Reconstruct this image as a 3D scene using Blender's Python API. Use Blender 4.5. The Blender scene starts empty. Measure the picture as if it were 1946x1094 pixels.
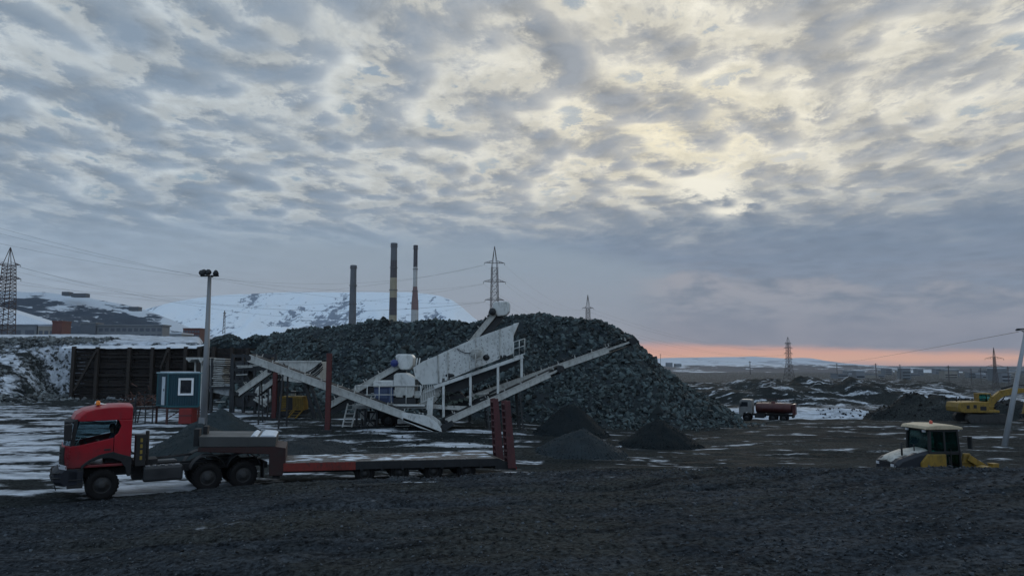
import bpy, bmesh, math, random
import numpy as np
from mathutils import Vector, Matrix, Euler
random.seed(7)
RNG = np.random.default_rng(11)
scene = bpy.context.scene
COL = scene.collection
R = math.radians

# ------------------------------------------------------------------ camera model
FPX = 1405.0                      # focal length in photograph pixels (1946 wide)
PITCH = math.atan(143.0 / FPX)
CAMH = 5.0
def W(px, py, Y):
    """the point at world depth Y that the camera sees at photograph pixel (px, py)"""
    a = (px - 973.0) / FPX; b = (547.0 - py) / FPX
    d = Vector((a, math.cos(PITCH) - b * math.sin(PITCH), math.sin(PITCH) + b * math.cos(PITCH)))
    t = Y / d.y
    return Vector((d.x * t, Y, CAMH + d.z * t))
def dir_azel(px, py):
    v = W(px, py, 1.0) - Vector((0, 0, CAMH)); v.normalize()
    return math.atan2(v.x, v.y), math.asin(v.z)

# ------------------------------------------------------------------ numpy noise
def _hash(ix, iy, seed):
    h = (ix.astype(np.int64) * 374761393 + iy.astype(np.int64) * 668265263 + seed * 1442695041) & 0xFFFFFFFF
    h = ((h ^ (h >> 13)) * 1274126177) & 0xFFFFFFFF
    h = (h ^ (h >> 16)) & 0xFFFFFFFF
    return h.astype(np.float64) / 4294967295.0
def vnoise(x, y, seed=0):
    x = np.asarray(x, float); y = np.asarray(y, float)
    ix = np.floor(x); iy = np.floor(y); fx = x - ix; fy = y - iy
    fx = fx * fx * fx * (fx * (fx * 6 - 15) + 10); fy = fy * fy * fy * (fy * (fy * 6 - 15) + 10)
    a = _hash(ix, iy, seed); b = _hash(ix + 1, iy, seed); c = _hash(ix, iy + 1, seed); d = _hash(ix + 1, iy + 1, seed)
    return (a * (1 - fx) + b * fx) * (1 - fy) + (c * (1 - fx) + d * fx) * fy
def fbm(x, y, octs=4, seed=0, gain=.5):
    s = 0; amp = 1; tot = 0
    x = np.asarray(x, float); y = np.asarray(y, float)
    for k in range(octs):
        s = s + amp * vnoise(x, y, seed + k * 17); tot += amp; amp *= gain
        x, y = (x * 0.8 - y * 0.6) * 2.03 + 13.7, (x * 0.6 + y * 0.8) * 2.03 + 7.1
    return s / tot
def sstep(a, b, x):
    t = np.clip((np.asarray(x, float) - a) / (b - a), 0, 1)
    return t * t * (3 - 2 * t)

# ------------------------------------------------------------------ node expression helper
class NX:
    """tiny operator layer over shader math nodes"""
    def __init__(self, nt): self.nt = nt
    def node(self, t, **kw):
        n = self.nt.nodes.new(t)
        for k, v in kw.items(): setattr(n, k, v)
        return n
    def put(self, sock, v):
        if isinstance(v, S): self.nt.links.new(v.s, sock)
        elif v is not None: sock.default_value = v
    def m(self, op, a, b=None, c=None, clamp=False):
        n = self.node('ShaderNodeMath', operation=op); n.use_clamp = clamp
        self.put(n.inputs[0], a)
        if b is not None: self.put(n.inputs[1], b)
        if c is not None: self.put(n.inputs[2], c)
        return S(self, n.outputs[0])
    def vm(self, op, a, b=None, scale=None):
        n = self.node('ShaderNodeVectorMath', operation=op)
        self.put(n.inputs[0], a)
        if b is not None: self.put(n.inputs[1], b)
        if scale is not None: self.put(n.inputs['Scale'], scale)
        return S(self, n.outputs['Value' if op in ('DOT_PRODUCT', 'LENGTH') else 'Vector'])
    def sep(self, v):
        n = self.node('ShaderNodeSeparateXYZ'); self.put(n.inputs[0], v)
        return [S(self, o) for o in n.outputs]
    def comb(self, x, y, z):
        n = self.node('ShaderNodeCombineXYZ')
        for i, v in enumerate((x, y, z)): self.put(n.inputs[i], v)
        return S(self, n.outputs[0])
    def noise(self, vec, scale=1., detail=4., rough=.5, dist=0., w=None):
        n = self.node('ShaderNodeTexNoise')
        if vec is not None: self.put(n.inputs['Vector'], vec)
        self.put(n.inputs['Scale'], scale); self.put(n.inputs['Detail'], detail)
        self.put(n.inputs['Roughness'], rough); self.put(n.inputs['Distortion'], dist)
        return S(self, n.outputs['Fac'])
    def voronoi(self, vec, scale=1., feature='F1', out='Distance'):
        n = self.node('ShaderNodeTexVoronoi', feature=feature)
        if vec is not None: self.put(n.inputs['Vector'], vec)
        self.put(n.inputs['Scale'], scale)
        return S(self, n.outputs[out])
    def ss(self, a, b, x):                      # smoothstep
        n = self.node('ShaderNodeMapRange', interpolation_type='SMOOTHSTEP')
        self.put(n.inputs['Value'], x); self.put(n.inputs['From Min'], a); self.put(n.inputs['From Max'], b)
        return S(self, n.outputs[0])
    def lin(self, a, b, x, c=0., d=1.):
        n = self.node('ShaderNodeMapRange')
        self.put(n.inputs['Value'], x); self.put(n.inputs['From Min'], a); self.put(n.inputs['From Max'], b)
        self.put(n.inputs['To Min'], c); self.put(n.inputs['To Max'], d)
        return S(self, n.outputs[0])
    def mix(self, f, a, b, blend='MIX'):
        n = self.node('ShaderNodeMix', data_type='RGBA', blend_type=blend)
        self.put(n.inputs[0], f); self.put(n.inputs[6], rgba(a)); self.put(n.inputs[7], rgba(b))
        return S(self, n.outputs[2])
    def ramp(self, f, stops, interp='LINEAR'):
        n = self.node('ShaderNodeValToRGB'); cr = n.color_ramp; cr.interpolation = interp
        self.put(n.inputs[0], f)
        while len(cr.elements) < len(stops): cr.elements.new(.5)
        for e, (p, c) in zip(cr.elements, stops): e.position = p; e.color = rgba(c)
        return S(self, n.outputs[0])
class S:
    def __init__(self, nx, s): self.nx = nx; self.s = s
    def __add__(self, o): return self.nx.m('ADD', self, o)
    __radd__ = __add__
    def __mul__(self, o): return self.nx.m('MULTIPLY', self, o)
    __rmul__ = __mul__
    def __sub__(self, o): return self.nx.m('SUBTRACT', self, o)
    def __rsub__(self, o): return self.nx.m('SUBTRACT', o, self)
    def __truediv__(self, o): return self.nx.m('DIVIDE', self, o)
    def __rtruediv__(self, o): return self.nx.m('DIVIDE', o, self)
    def pow(self, o): return self.nx.m('POWER', self, o)
    def exp(self): return self.nx.m('EXPONENT', self)
    def clamp(self): return self.nx.m('ADD', self, 0.0, clamp=True)
def rgba(c):
    if isinstance(c, (tuple, list)): return (c[0], c[1], c[2], 1.0)
    return c
def lin(v):
    v = v / 255.0
    return v / 12.92 if v <= .04045 else ((v + .055) / 1.055) ** 2.4
def C8(r, g, b): return (lin(r), lin(g), lin(b))

# ------------------------------------------------------------------ materials
def new_mat(name):
    m = bpy.data.materials.new(name); m.use_nodes = True
    nt = m.node_tree; b = nt.nodes['Principled BSDF']
    return m, NX(nt), b
_M = {}
def mat(name, col, rough=.6, metal=0., var=.25, scale=2.0, dirt=None, dirt_amt=.0, bump=.0, bscale=20., spec=.4, emit=None, island=0., low_dirt=None):
    """painted / worn surface: base colour with slow tone variation, blotches of dirt, and a little bump"""
    if name in _M: return _M[name]
    m, nx, b = new_mat(name)
    tc = nx.node('ShaderNodeTexCoord'); obj = S(nx, tc.outputs['Object'])
    n1 = nx.noise(obj, scale, 5, .6)
    f = nx.lin(.25, .75, n1, 1 - var, 1 + var)
    c = nx.mix(1.0, col, nx.comb(f, f, f), 'MULTIPLY')
    if island:
        g = nx.node('ShaderNodeNewGeometry'); ri = S(nx, g.outputs['Random Per Island'])
        f2 = nx.lin(0, 1, ri, 1 - island, 1 + island)
        c = nx.mix(1.0, c, nx.comb(f2, f2, f2), 'MULTIPLY')
    rg = nx.lin(.3, .7, n1, max(rough - .12, .05), min(rough + .12, 1))
    if dirt is not None:
        n2 = nx.noise(nx.vm('MULTIPLY', obj, (1., 1., .45)), scale * 3.4, 7, .72, .4)
        df = nx.ss(.60 - dirt_amt * .30, .86 - dirt_amt * .26, n2)
        c = nx.mix(df * .8, c, dirt)
    if low_dirt is not None:                                    # road spray up to a height in the thing's own space: (z0, z1, colour, amount)
        z0, z1, dc, am = low_dirt
        z = nx.sep(obj)[2]
        c = nx.mix((1.0 - nx.ss(z0, z1, z + (n1 - .5) * 1.2)) * am, c, dc)
    nx.put(b.inputs['Base Color'], c); nx.put(b.inputs['Roughness'], rg)
    b.inputs['Metallic'].default_value = metal
    b.inputs['Specular IOR Level'].default_value = spec
    if bump:
        n3 = nx.noise(obj, bscale, 4, .6)
        bn = nx.node('ShaderNodeBump'); bn.inputs['Strength'].default_value = bump; bn.inputs['Distance'].default_value = .02
        nx.put(bn.inputs['Height'], n3); m.node_tree.links.new(bn.outputs[0], b.inputs['Normal'])
    if emit:
        b.inputs['Emission Color'].default_value = rgba(emit[0]); b.inputs['Emission Strength'].default_value = emit[1]
    _M[name] = m
    return m

# ------------------------------------------------------------------ mesh builder
class MB:
    def __init__(self): self.v = []; self.f = []; self.sm = []
    def add(self, vs, fs, smooth=False, M=None):
        o = len(self.v)
        for p in vs:
            p = Vector(p)
            self.v.append(tuple(M @ p) if M is not None else tuple(p))
        for f in fs: self.f.append(tuple(o + i for i in f)); self.sm.append(smooth)
        return self
    def box(self, c, s, rot=None):
        hx, hy, hz = s[0] / 2, s[1] / 2, s[2] / 2
        vs = [(x, y, z) for x in (-hx, hx) for y in (-hy, hy) for z in (-hz, hz)]
        fs = [(0, 1, 3, 2), (4, 6, 7, 5), (0, 4, 5, 1), (2, 3, 7, 6), (0, 2, 6, 4), (1, 5, 7, 3)]
        M = Matrix.Translation(c)
        if rot is not None: M = M @ Euler(rot).to_matrix().to_4x4()
        return self.add(vs, fs, False, M)
    def bb(self, x0, x1, y0, y1, z0, z1):
        return self.box(((x0 + x1) / 2, (y0 + y1) / 2, (z0 + z1) / 2), (abs(x1 - x0), abs(y1 - y0), abs(z1 - z0)))
    def bar(self, p, q, w, h=None, up=(0, 0, 1)):
        """rectangular bar from p to q: w across, h along 'up'"""
        p = Vector(p); q = Vector(q); h = w if h is None else h
        d = (q - p); L = d.length
        if L < 1e-6: return self
        d.normalize(); u = Vector(up)
        if abs(d.dot(u)) > .98: u = Vector((0, 1, 0))
        s = d.cross(u).normalized(); u = s.cross(d).normalized()
        vs = []
        for e in (p, q):
            for a, b in ((-1, -1), (1, -1), (1, 1), (-1, 1)):
                vs.append(e + s * (a * w / 2) + u * (b * h / 2))
        return self.add(vs, [(3, 2, 1, 0), (4, 5, 6, 7), (0, 1, 5, 4), (1, 2, 6, 5), (2, 3, 7, 6), (3, 0, 4, 7)])
    def tube(self, p, q, r0, r1=None, n=10, cap=True):
        p = Vector(p); q = Vector(q); r1 = r0 if r1 is None else r1
        d = (q - p).normalized(); u = Vector((0, 0, 1)) if abs(d.z) < .9 else Vector((1, 0, 0))
        s = d.cross(u).normalized(); u = s.cross(d)
        vs = []
        for e, r in ((p, r0), (q, r1)):
            for k in range(n):
                a = 2 * math.pi * k / n
                vs.append(e + s * (math.cos(a) * r) + u * (math.sin(a) * r))
        o = len(self.v)
        self.add(vs, [(k, (k + 1) % n, n + (k + 1) % n, n + k) for k in range(n)], True)
        if cap:
            self.f.append(tuple(o + k for k in reversed(range(n)))); self.sm.append(False)
            self.f.append(tuple(o + n + k for k in range(n))); self.sm.append(False)
        return self
    def path(self, pts, r, n=8):
        for a, b in zip(pts[:-1], pts[1:]): self.tube(a, b, r, r, n)
        return self
    def lathe(self, prof, n=20, M=None, smooth=True):
        """profile of (radius, height) revolved about local z"""
        vs = []; m = len(prof)
        for k in range(n):
            a = 2 * math.pi * k / n
            for r, z in prof: vs.append((math.cos(a) * r, math.sin(a) * r, z))
        fs = []
        for k in range(n):
            k2 = (k + 1) % n
            for i in range(m - 1): fs.append((k * m + i, k2 * m + i, k2 * m + i + 1, k * m + i + 1))
        return self.add(vs, fs, smooth, M)
    def prism(self, poly, a, b):
        """poly: list of points (3D); extruded along the vector from a to b (offsets)"""
        n = len(poly); a = Vector(a); b = Vector(b)
        vs = [Vector(p) + a for p in poly] + [Vector(p) + b for p in poly]
        fs = [tuple(range(n))[::-1], tuple(range(n, 2 * n))] + [(k, (k + 1) % n, n + (k + 1) % n, n + k) for k in range(n)]
        return self.add(vs, fs)
    def xz(self, poly, y0, y1):
        return self.prism([(x, 0, z) for x, z in poly], (0, y0, 0), (0, y1, 0))
    def build(self, name, material, parent=None, bevel=0., seg=2, smooth_all=False):
        me = bpy.data.meshes.new(name)
        me.from_pydata(self.v, [], self.f)
        bm = bmesh.new(); bm.from_mesh(me); bmesh.ops.recalc_face_normals(bm, faces=bm.faces); bm.to_mesh(me); bm.free()
        me.polygons.foreach_set('use_smooth', [True] * len(self.f) if smooth_all else self.sm)
        o = bpy.data.objects.new(name, me); COL.objects.link(o)
        if material is not None: me.materials.append(material)
        if parent is not None: o.parent = parent
        if bevel:
            md = o.modifiers.new('bevel', 'BEVEL'); md.width = bevel; md.segments = seg; md.limit_method = 'ANGLE'; md.angle_limit = R(35)
            md.harden_normals = False
        return o
def np_mesh(name, verts, tris, material, smooth=False, quads=False, attrs=None):
    k = 4 if quads else 3
    me = bpy.data.meshes.new(name)
    nv = len(verts); nf = len(tris)
    me.vertices.add(nv); me.vertices.foreach_set('co', np.ascontiguousarray(verts, dtype=np.float32).ravel())
    me.loops.add(nf * k); me.loops.foreach_set('vertex_index', np.ascontiguousarray(tris, dtype=np.int32).ravel())
    me.polygons.add(nf)
    me.polygons.foreach_set('loop_start', np.arange(0, nf * k, k, dtype=np.int32))
    try: me.polygons.foreach_set('loop_total', np.full(nf, k, dtype=np.int32))
    except Exception: pass
    me.polygons.foreach_set('use_smooth', np.full(nf, smooth))
    for an, av in (attrs or {}).items():
        at = me.attributes.new(an, 'FLOAT', 'POINT'); at.data.foreach_set('value', np.ascontiguousarray(av, dtype=np.float32))
    me.update(calc_edges=True); me.validate()
    o = bpy.data.objects.new(name, me); COL.objects.link(o)
    if material is not None: me.materials.append(material)
    return o

# ------------------------------------------------------------------ things
def tag(o, label=None, cat=None, group=None, kind=None):
    if label: o['label'] = label
    if cat: o['category'] = cat
    if group: o['group'] = group
    if kind: o['kind'] = kind
    return o
def thing(name, label, cat, loc=(0, 0, 0), rz=0., group=None):
    o = bpy.data.objects.new(name, None); COL.objects.link(o)
    o.location = loc; o.rotation_euler = (0, 0, rz); o.empty_display_size = .2
    return tag(o, label, cat, group)
def copy_tree(o, parent=None):
    c = o.copy(); COL.objects.link(c)
    if parent is not None: c.parent = parent
    for ch in list(o.children): copy_tree(ch, c)
    return c

# ------------------------------------------------------------------ rocks
def rock_protos(n=10, pts=11, seed=3):
    rnd = random.Random(seed); out = []
    for _ in range(n):
        bm = bmesh.new()
        sx, sy, sz = rnd.uniform(.7, 1.1), rnd.uniform(.55, .95), rnd.uniform(.4, .8)
        for k in range(pts):
            v = Vector((rnd.gauss(0, 1), rnd.gauss(0, 1), rnd.gauss(0, 1))).normalized() * rnd.uniform(.75, 1)
            bm.verts.new((v.x * sx, v.y * sy, v.z * sz))
        bmesh.ops.convex_hull(bm, input=bm.verts)
        for v in [v for v in bm.verts if not v.link_faces]: bm.verts.remove(v)
        bmesh.ops.triangulate(bm, faces=bm.faces)
        bm.verts.index_update()
        out.append((np.array([v.co[:] for v in bm.verts]), np.array([[v.index for v in f.verts] for f in bm.faces])))
        bm.free()
    return out
PROTOS = rock_protos()
def scatter(name, pos, size, material, flat=1.0, seed=1):
    """rocks of the given radii at the given points, one mesh"""
    rg = np.random.default_rng(seed); n = len(pos)
    q = rg.normal(size=(n, 4)); q /= np.linalg.norm(q, axis=1)[:, None]
    w, x, y, z = q.T
    Rm = np.stack([1 - 2 * (y * y + z * z), 2 * (x * y - z * w), 2 * (x * z + y * w), 2 * (x * y + z * w), 1 - 2 * (x * x + z * z), 2 * (y * z - x * w),
                   2 * (x * z - y * w), 2 * (y * z + x * w), 1 - 2 * (x * x + y * y)], 1).reshape(n, 3, 3)
    which = rg.integers(0, len(PROTOS), n); V = []; F = []; off = 0
    for k, (pv, pf) in enumerate(PROTOS):
        idx = np.nonzero(which == k)[0]
        if not len(idx): continue
        vv = np.einsum('nij,kj->nki', Rm[idx], pv) * size[idx][:, None, None]
        vv[:, :, 2] *= flat
        vv += pos[idx][:, None, :]
        ff = pf[None] + (np.arange(len(idx)) * len(pv))[:, None, None] + off
        V.append(vv.reshape(-1, 3)); F.append(ff.reshape(-1, 3)); off += len(idx) * len(pv)
    return np_mesh(name, np.concatenate(V), np.concatenate(F), material)
# ================================================================== camera, sun, sky
cam = bpy.data.cameras.new('camera'); cam.sensor_width = 36; cam.lens = 36 * FPX / 1946.0
cam.clip_start = .1; cam.clip_end = 40000
camo = bpy.data.objects.new('camera', cam); COL.objects.link(camo)
camo.location = (0, 0, CAMH); camo.rotation_euler = (math.pi / 2 + PITCH, 0, 0)
scene.camera = camo
SUN_AZ, SUN_EL = dir_azel(1370, 360)
sun = bpy.data.lights.new('sun', 'SUN'); sun.energy = .5; sun.angle = R(16); sun.color = (1.0, .93, .84)
suno = bpy.data.objects.new('sun', sun); COL.objects.link(suno)
sd = Vector((math.sin(SUN_AZ) * math.cos(SUN_EL), math.cos(SUN_AZ) * math.cos(SUN_EL), math.sin(SUN_EL)))
suno.rotation_euler = sd.to_track_quat('Z', 'Y').to_euler(); suno.location = sd * 300

def build_sky():
    w = bpy.data.worlds.new('World'); scene.world = w; w.use_nodes = True
    nt = w.node_tree; nt.nodes.clear(); nx = NX(nt)
    out = nx.node('ShaderNodeOutputWorld'); bg = nx.node('ShaderNodeBackground'); nt.links.new(bg.outputs[0], out.inputs[0])
    tc = nx.node('ShaderNodeTexCoord')
    d = nx.vm('NORMALIZE', S(nx, tc.outputs['Generated'])); x, y, z = nx.sep(d)
    D = 180 / math.pi
    az = nx.m('ARCTAN2', x, y) * D
    el = nx.m('ARCSINE', z) * D
    sky = nx.node('ShaderNodeTexSky', sky_type='NISHITA'); sky.sun_disc = False
    sky.sun_elevation = SUN_EL; sky.sun_rotation = SUN_AZ; sky.air_density = 1.2; sky.dust_density = .6; sky.ozone_density = 2.0
    blue = nx.mix(1.0, S(nx, sky.outputs[0]), (.085, .085, .085), 'MULTIPLY')
    blue = nx.mix(.55, blue, C8(112, 146, 178))
    saz, sel = SUN_AZ * D, SUN_EL * D
    def gauss(a0, e0, sa, se):
        a = (az - a0) / sa; e = (el - e0) / se
        return ((a * a + e * e) * -1.0).exp()
    def pg(px, py, sa, se):
        a, e = dir_azel(px, py); return gauss(a * D, e * D, sa, se)
    zz = nx.m('MAXIMUM', z, 0.0) + .09
    u = x / zz; v = y / zz
    P = nx.comb(u, v, 0.0)
    # slow warp so the cloud field has streets and swirls
    w1 = nx.noise(P, 1.1, 2, .5) - .5; w2 = nx.noise(nx.vm('ADD', P, (5.2, 1.3, 2.)), 1.1, 2, .5) - .5
    n_big = nx.noise(P, .8, 2, .5)
    qu = u * 1.05 - v * .14 + w1 * .26; qv = v * .84 + u * .14 + w2 * .26
    def puffs(du, dv):
        Pw = nx.comb(qu + du, qv + dv, 0.0)
        n_fin = nx.noise(Pw, 11.0, 6, .68, .15)
        cell = nx.voronoi(nx.vm('ADD', Pw, nx.comb(n_fin * .16, n_fin * .13, 0.)), 8.0, 'SMOOTH_F1')
        n_mid = nx.noise(Pw, 4.2, 2, .5, .1)
        return (.40 - cell) * .95 + (n_mid - .5) * .95 + (n_fin - .5) * 1.0
    p0 = puffs(0., 0.); p1 = puffs(.045, .075)
    # optical thickness: puffs are thick in the middle, thin where they part
    t = .48 + p0 * 1.5 + (n_big - .5) * .5
    lit = (p0 - p1)                        # > 0 on the sides turned to the low sun
    glow = (gauss(saz + 1.5, sel + 5., 17., 9.) + gauss(saz, sel + 14, 30, 12) * .35).clamp()
    core = pg(1290, 250, 7.5, 4.2)
    right = nx.ss(-26., 12., az)
    # cloud colours by optical thickness: gap, lit rim, body, heavy base
    rim = nx.mix(glow, nx.mix(right, C8(194, 203, 208), C8(222, 219, 208)), C8(240, 235, 219))
    rim = nx.mix(core * .8, rim, C8(254, 243, 212))
    body = nx.mix(glow, nx.mix(right, C8(146, 160, 174), C8(170, 174, 178)), C8(192, 190, 184))
    heavy = nx.mix(glow, nx.mix(right, C8(122, 139, 157), C8(136, 146, 158)), C8(146, 151, 158))
    c = nx.mix(nx.ss(.12, .56, t), rim, body)
    c = nx.mix(nx.ss(.40, 1.0, t) * .85, c, heavy)
    k = nx.lin(-.35, .35, lit, .82, 1.18)
    c = nx.mix(1., c, nx.comb(k, k, k), 'MULTIPLY')
    gapn = nx.ss(.04, -.22, t + (nx.noise(P, 1.9, 2, .5) - .5) * .9)
    c = nx.mix(gapn * .65, c, blue)
    # the slate bank across the lower sky
    eln = el + (nx.noise(nx.comb(az * .10, el * .45, 1.), 1., 5, .62) - .5) * 6.0
    streak = nx.noise(nx.comb(az * .06, el * .55, 0.), 1.6, 5, .6)
    low_l = nx.ramp(nx.lin(0, 14, el + (streak - .5) * 5.0), [(.0, C8(174, 182, 194)), (.25, C8(166, 178, 192)), (.55, C8(154, 171, 189)), (.75, C8(140, 160, 181)), (1, C8(132, 150, 170))])
    low_r = nx.ramp(nx.lin(0, 14, el + (streak - .5) * 6.5), [(.0, C8(150, 146, 156)), (.25, C8(142, 146, 158)), (.5, C8(130, 142, 160)), (.75, C8(122, 138, 158)), (1, C8(128, 142, 158))])
    low = nx.mix(nx.ss(-18., 14., az), low_l, low_r)
    kl = nx.lin(-.45, .45, p0 + (n_big - .5) * .5, 1.10, .90)
    low = nx.mix(1., low, nx.comb(kl, kl, kl), 'MULTIPLY')
    c = nx.mix(nx.ss(13.0, 7.2, eln - right * 1.0), c, low)
    # pale smooth sheet over the stacks, its upper edge fading to the right
    sheet_top = 9.1 - nx.m('MAXIMUM', az - 3., 0.0) * .24 + (nx.noise(nx.comb(az * .13, 0., 0.), 1.2, 3, .5) - .5) * .9
    sheet = nx.ss(1.1, -1.0, el - sheet_top) * nx.ss(-34., -12., az) * nx.ss(34., 12., az)
    shc = nx.ramp(nx.lin(0, 10, el), [(0, C8(176, 166, 168)), (.3, C8(162, 164, 172)), (.7, C8(152, 164, 176)), (1, C8(150, 165, 178))])
    c = nx.mix(sheet * .8, c, shc)
    # heaped grey cumulus bank, lower right
    lump = nx.noise(nx.comb(az * .16, el * .3, 2.), 1.6, 6, .58, .15)
    bank_top = 6.9 - nx.m('MAXIMUM', az - 14., 0.0) * .13 + (lump - .5) * 4.4
    bank = nx.ss(.55, -.35, el - bank_top) * nx.ss(8., 13., az)
    shade = nx.noise(nx.comb(az * .13, el * .42, 5.), 1.7, 6, .6, .3)
    bc = nx.mix(nx.ss(.35, .65, shade), C8(122, 131, 146), C8(168, 166, 172))
    bc = nx.mix(nx.ss(5., 1.6, el) * .7, bc, C8(148, 143, 153))
    c = nx.mix(bank * .85, c, bc)
    # orange strip where the cloud sheet ends
    strip_top = 1.50 - nx.m('MAXIMUM', az - 10., 0.0) * .036 + (nx.noise(nx.comb(az * .2, el * 1.2, 0.), 1.3, 4, .6) - .5) * .7
    strip = nx.ss(.34, -.3, el - strip_top) * nx.ss(1., 10.5, az) * (1.0 - nx.ss(50., 75., az))
    oc = nx.ramp(nx.lin(-.2, 1.7, el + (nx.noise(nx.comb(az * .3, el * 2., 4.), 1., 3, .5) - .5) * .6), [(0, C8(196, 160, 156)), (.25, C8(246, 184, 146)), (.62, C8(240, 176, 148)), (1, C8(214, 166, 156))])
    c = nx.mix(strip * .95, c, oc)
    # the break where the sun almost shows
    brk = (pg(1345, 366, 2.7, .95) + pg(1405, 396, 2.0, .6) + pg(1290, 330, 3.0, 1.3) * .45).clamp()
    c = nx.mix(nx.ss(.1, 1.0, brk * (1.35 - t * 1.25)) * .95, c, (1.02, .97, .82))
    c = nx.mix(nx.ss(0., -1.2, el), c, C8(110, 116, 126))
    # unseen sky behind the viewer is brightened as added fill, overhead is cooled
    back = nx.ss(.15, -.7, y) * nx.ss(-.02, .1, z); up = nx.ss(.52, .85, z)
    c = nx.mix(1., c, nx.comb(1. + back * .34 - up * .14, 1. + back * .54 - up * .02, 1. + back * .78 + up * .12), 'MULTIPLY')
    nt.links.new(c.s, bg.inputs['Color']); bg.inputs['Strength'].default_value = 1.0
build_sky()
scene.view_settings.view_transform = 'Standard'; scene.view_settings.look = 'None'
scene.view_settings.exposure = 0; scene.view_settings.gamma = 1
scene.cycles.use_denoising = True
scene.cycles.max_bounces = 6; scene.cycles.diffuse_bounces = 2; scene.cycles.glossy_bounces = 2; scene.cycles.transparent_max_bounces = 8
scene.cycles.volume_bounces = 0
scene.cycles.sample_clamp_indirect = 4
# ================================================================== ground materials
SNOW = (.60, .65, .72)
def ground_material():
    m, nx, b = new_mat('ground_mud_snow')
    g = nx.node('ShaderNodeNewGeometry'); p = S(nx, g.outputs['Position'])
    cov = nx.node('ShaderNodeAttribute', attribute_name='snow'); cov = S(nx, cov.outputs['Fac'])
    pla = nx.node('ShaderNodeAttribute', attribute_name='gravel'); pla = S(nx, pla.outputs['Fac'])
    px, py, pz = nx.sep(p)
    st = nx.comb(px * .42, py * 1.0, 0.)
    n1 = nx.noise(st, .42, 7, .62, .3)
    n2 = nx.noise(p, 1.6, 5, .62)
    sn = (n1 - .5) * 2.2 + .5 + (n2 - .5) * .55
    snow = nx.ss(-.04, .20, cov - sn)
    grime = nx.noise(st, 1.3, 5, .65)
    snc = nx.mix(nx.ss(.36, .66, grime) * .8, SNOW, (.20, .22, .24))
    big = nx.noise(st, .11, 4, .55); fine = nx.noise(p, 7., 5, .7); mid = nx.noise(st, .9, 5, .6)
    mud = nx.mix(nx.ss(.35, .65, big), (.0150, .0190, .0205), (.0300, .0340, .0340))
    mud = nx.mix(nx.ss(.45, .7, mid) * .55, mud, (.0060, .0080, .0095))
    frost = nx.noise(st, .75, 6, .68, .5)
    mud = nx.mix(nx.ss(.56, .70, frost) * .6, mud, (.075, .083, .088))
    grv = nx.mix(nx.ss(.3, .7, mid), (.0165, .0205, .0250), (.0385, .0440, .0500))
    grv = nx.mix(nx.ss(.55, .75, big) * .5, grv, (.0085, .0110, .0138))
    patch = nx.noise(nx.comb(px * .5, py * .8, 7.), .22, 5, .6)
    grv = nx.mix(nx.ss(.46, .62, patch) * .8, grv, (.0320, .0340, .0320))
    trk = nx.noise(nx.comb(px * .10 + py * .05, py * 1.3 - px * .22, 0.), .9, 4, .55)
    grv = nx.mix(nx.ss(.56, .66, trk) * .65, grv, (.0075, .0090, .0110))
    soil = nx.mix(pla, mud, grv)
    speck = nx.lin(.35, .65, fine, .25, 2.0)
    soil = nx.mix(1., soil, nx.comb(speck, speck, speck), 'MULTIPLY')
    col = nx.mix(snow, soil, snc)
    nx.put(b.inputs['Base Color'], col)
    wet = nx.ss(.45, .62, mid) * (1. - pla * .8)
    nx.put(b.inputs['Roughness'], nx.mix(snow, nx.mix(wet, (1., 1., 1.), (.8, .8, .8)), (.75, .75, .75)))
    b.inputs['Specular IOR Level'].default_value = .02
    bn = nx.node('ShaderNodeBump'); bn.inputs['Strength'].default_value = .9; bn.inputs['Distance'].default_value = .12
    hs = nx.noise(p, 2.2, 6, .68); hv = nx.voronoi(p, 9., 'F1')
    nx.put(bn.inputs['Height'], hs * 1.0 + hv * .22 + snow * .35)
    m.node_tree.links.new(bn.outputs[0], b.inputs['Normal'])
    return m
GROUND = ground_material()
# crest of the gravel platform in front: photograph px, py, height of the crest
CR = []
for px, py, zc in ((-500, 985, 0.), (60, 960, .0), (300, 938, .03), (450, 924, .12), (560, 913, .42), (700, 908, .6), (1000, 899, .85), (1300, 893, 1.2), (1600, 890, 1.6), (1960, 885, 1.95), (2500, 880, 2.3)):
    b = W(px, py, 1.); k = (CAMH - zc) / (CAMH - b.z); CR.append((b.x * k, k, zc))
CR = np.array(CR)
def z_yard(X, Y):
    Yc = np.maximum(Y, 1.)
    rt = X / Yc
    s = sstep(-.12, .26, rt)
    zr = np.interp(Y, [-50, 30, 80, 100, 170, 300, 600, 1200, 3000, 9000, 30000], [0, 0, -1.25, -2.5, -4.0, -6.5, -12, -18, -22, -24, -24])
    zl = np.interp(Y, [-50, 104, 400, 1500, 4000, 30000], [0, 0, 0, 10, 20, 20])
    # upper terrace behind the timber wall on the left
    ter = np.interp(Y, [0, 106.2, 108, 112, 125, 170, 300, 600, 1500, 30000], [0, 0, 7.9, 8.5, 9.4, 10.6, 13, 18, 30, 40])
    bank = np.interp(Y, [0, 92, 97, 110, 125, 170, 300, 600, 1500, 30000], [0, 0, 1.2, 8.4, 9.8, 10.6, 13, 18, 30, 40])
    bk = sstep(-62., -70., X + (fbm(X * .12, Y * .12, 3, 5) - .5) * 8)
    ter = ter * (1 - bk) + bank * bk
    tl = sstep(-.385, -.425, rt)
    zl = zl * (1 - tl) + ter * tl
    return zl * (1 - s) + zr * s
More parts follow.
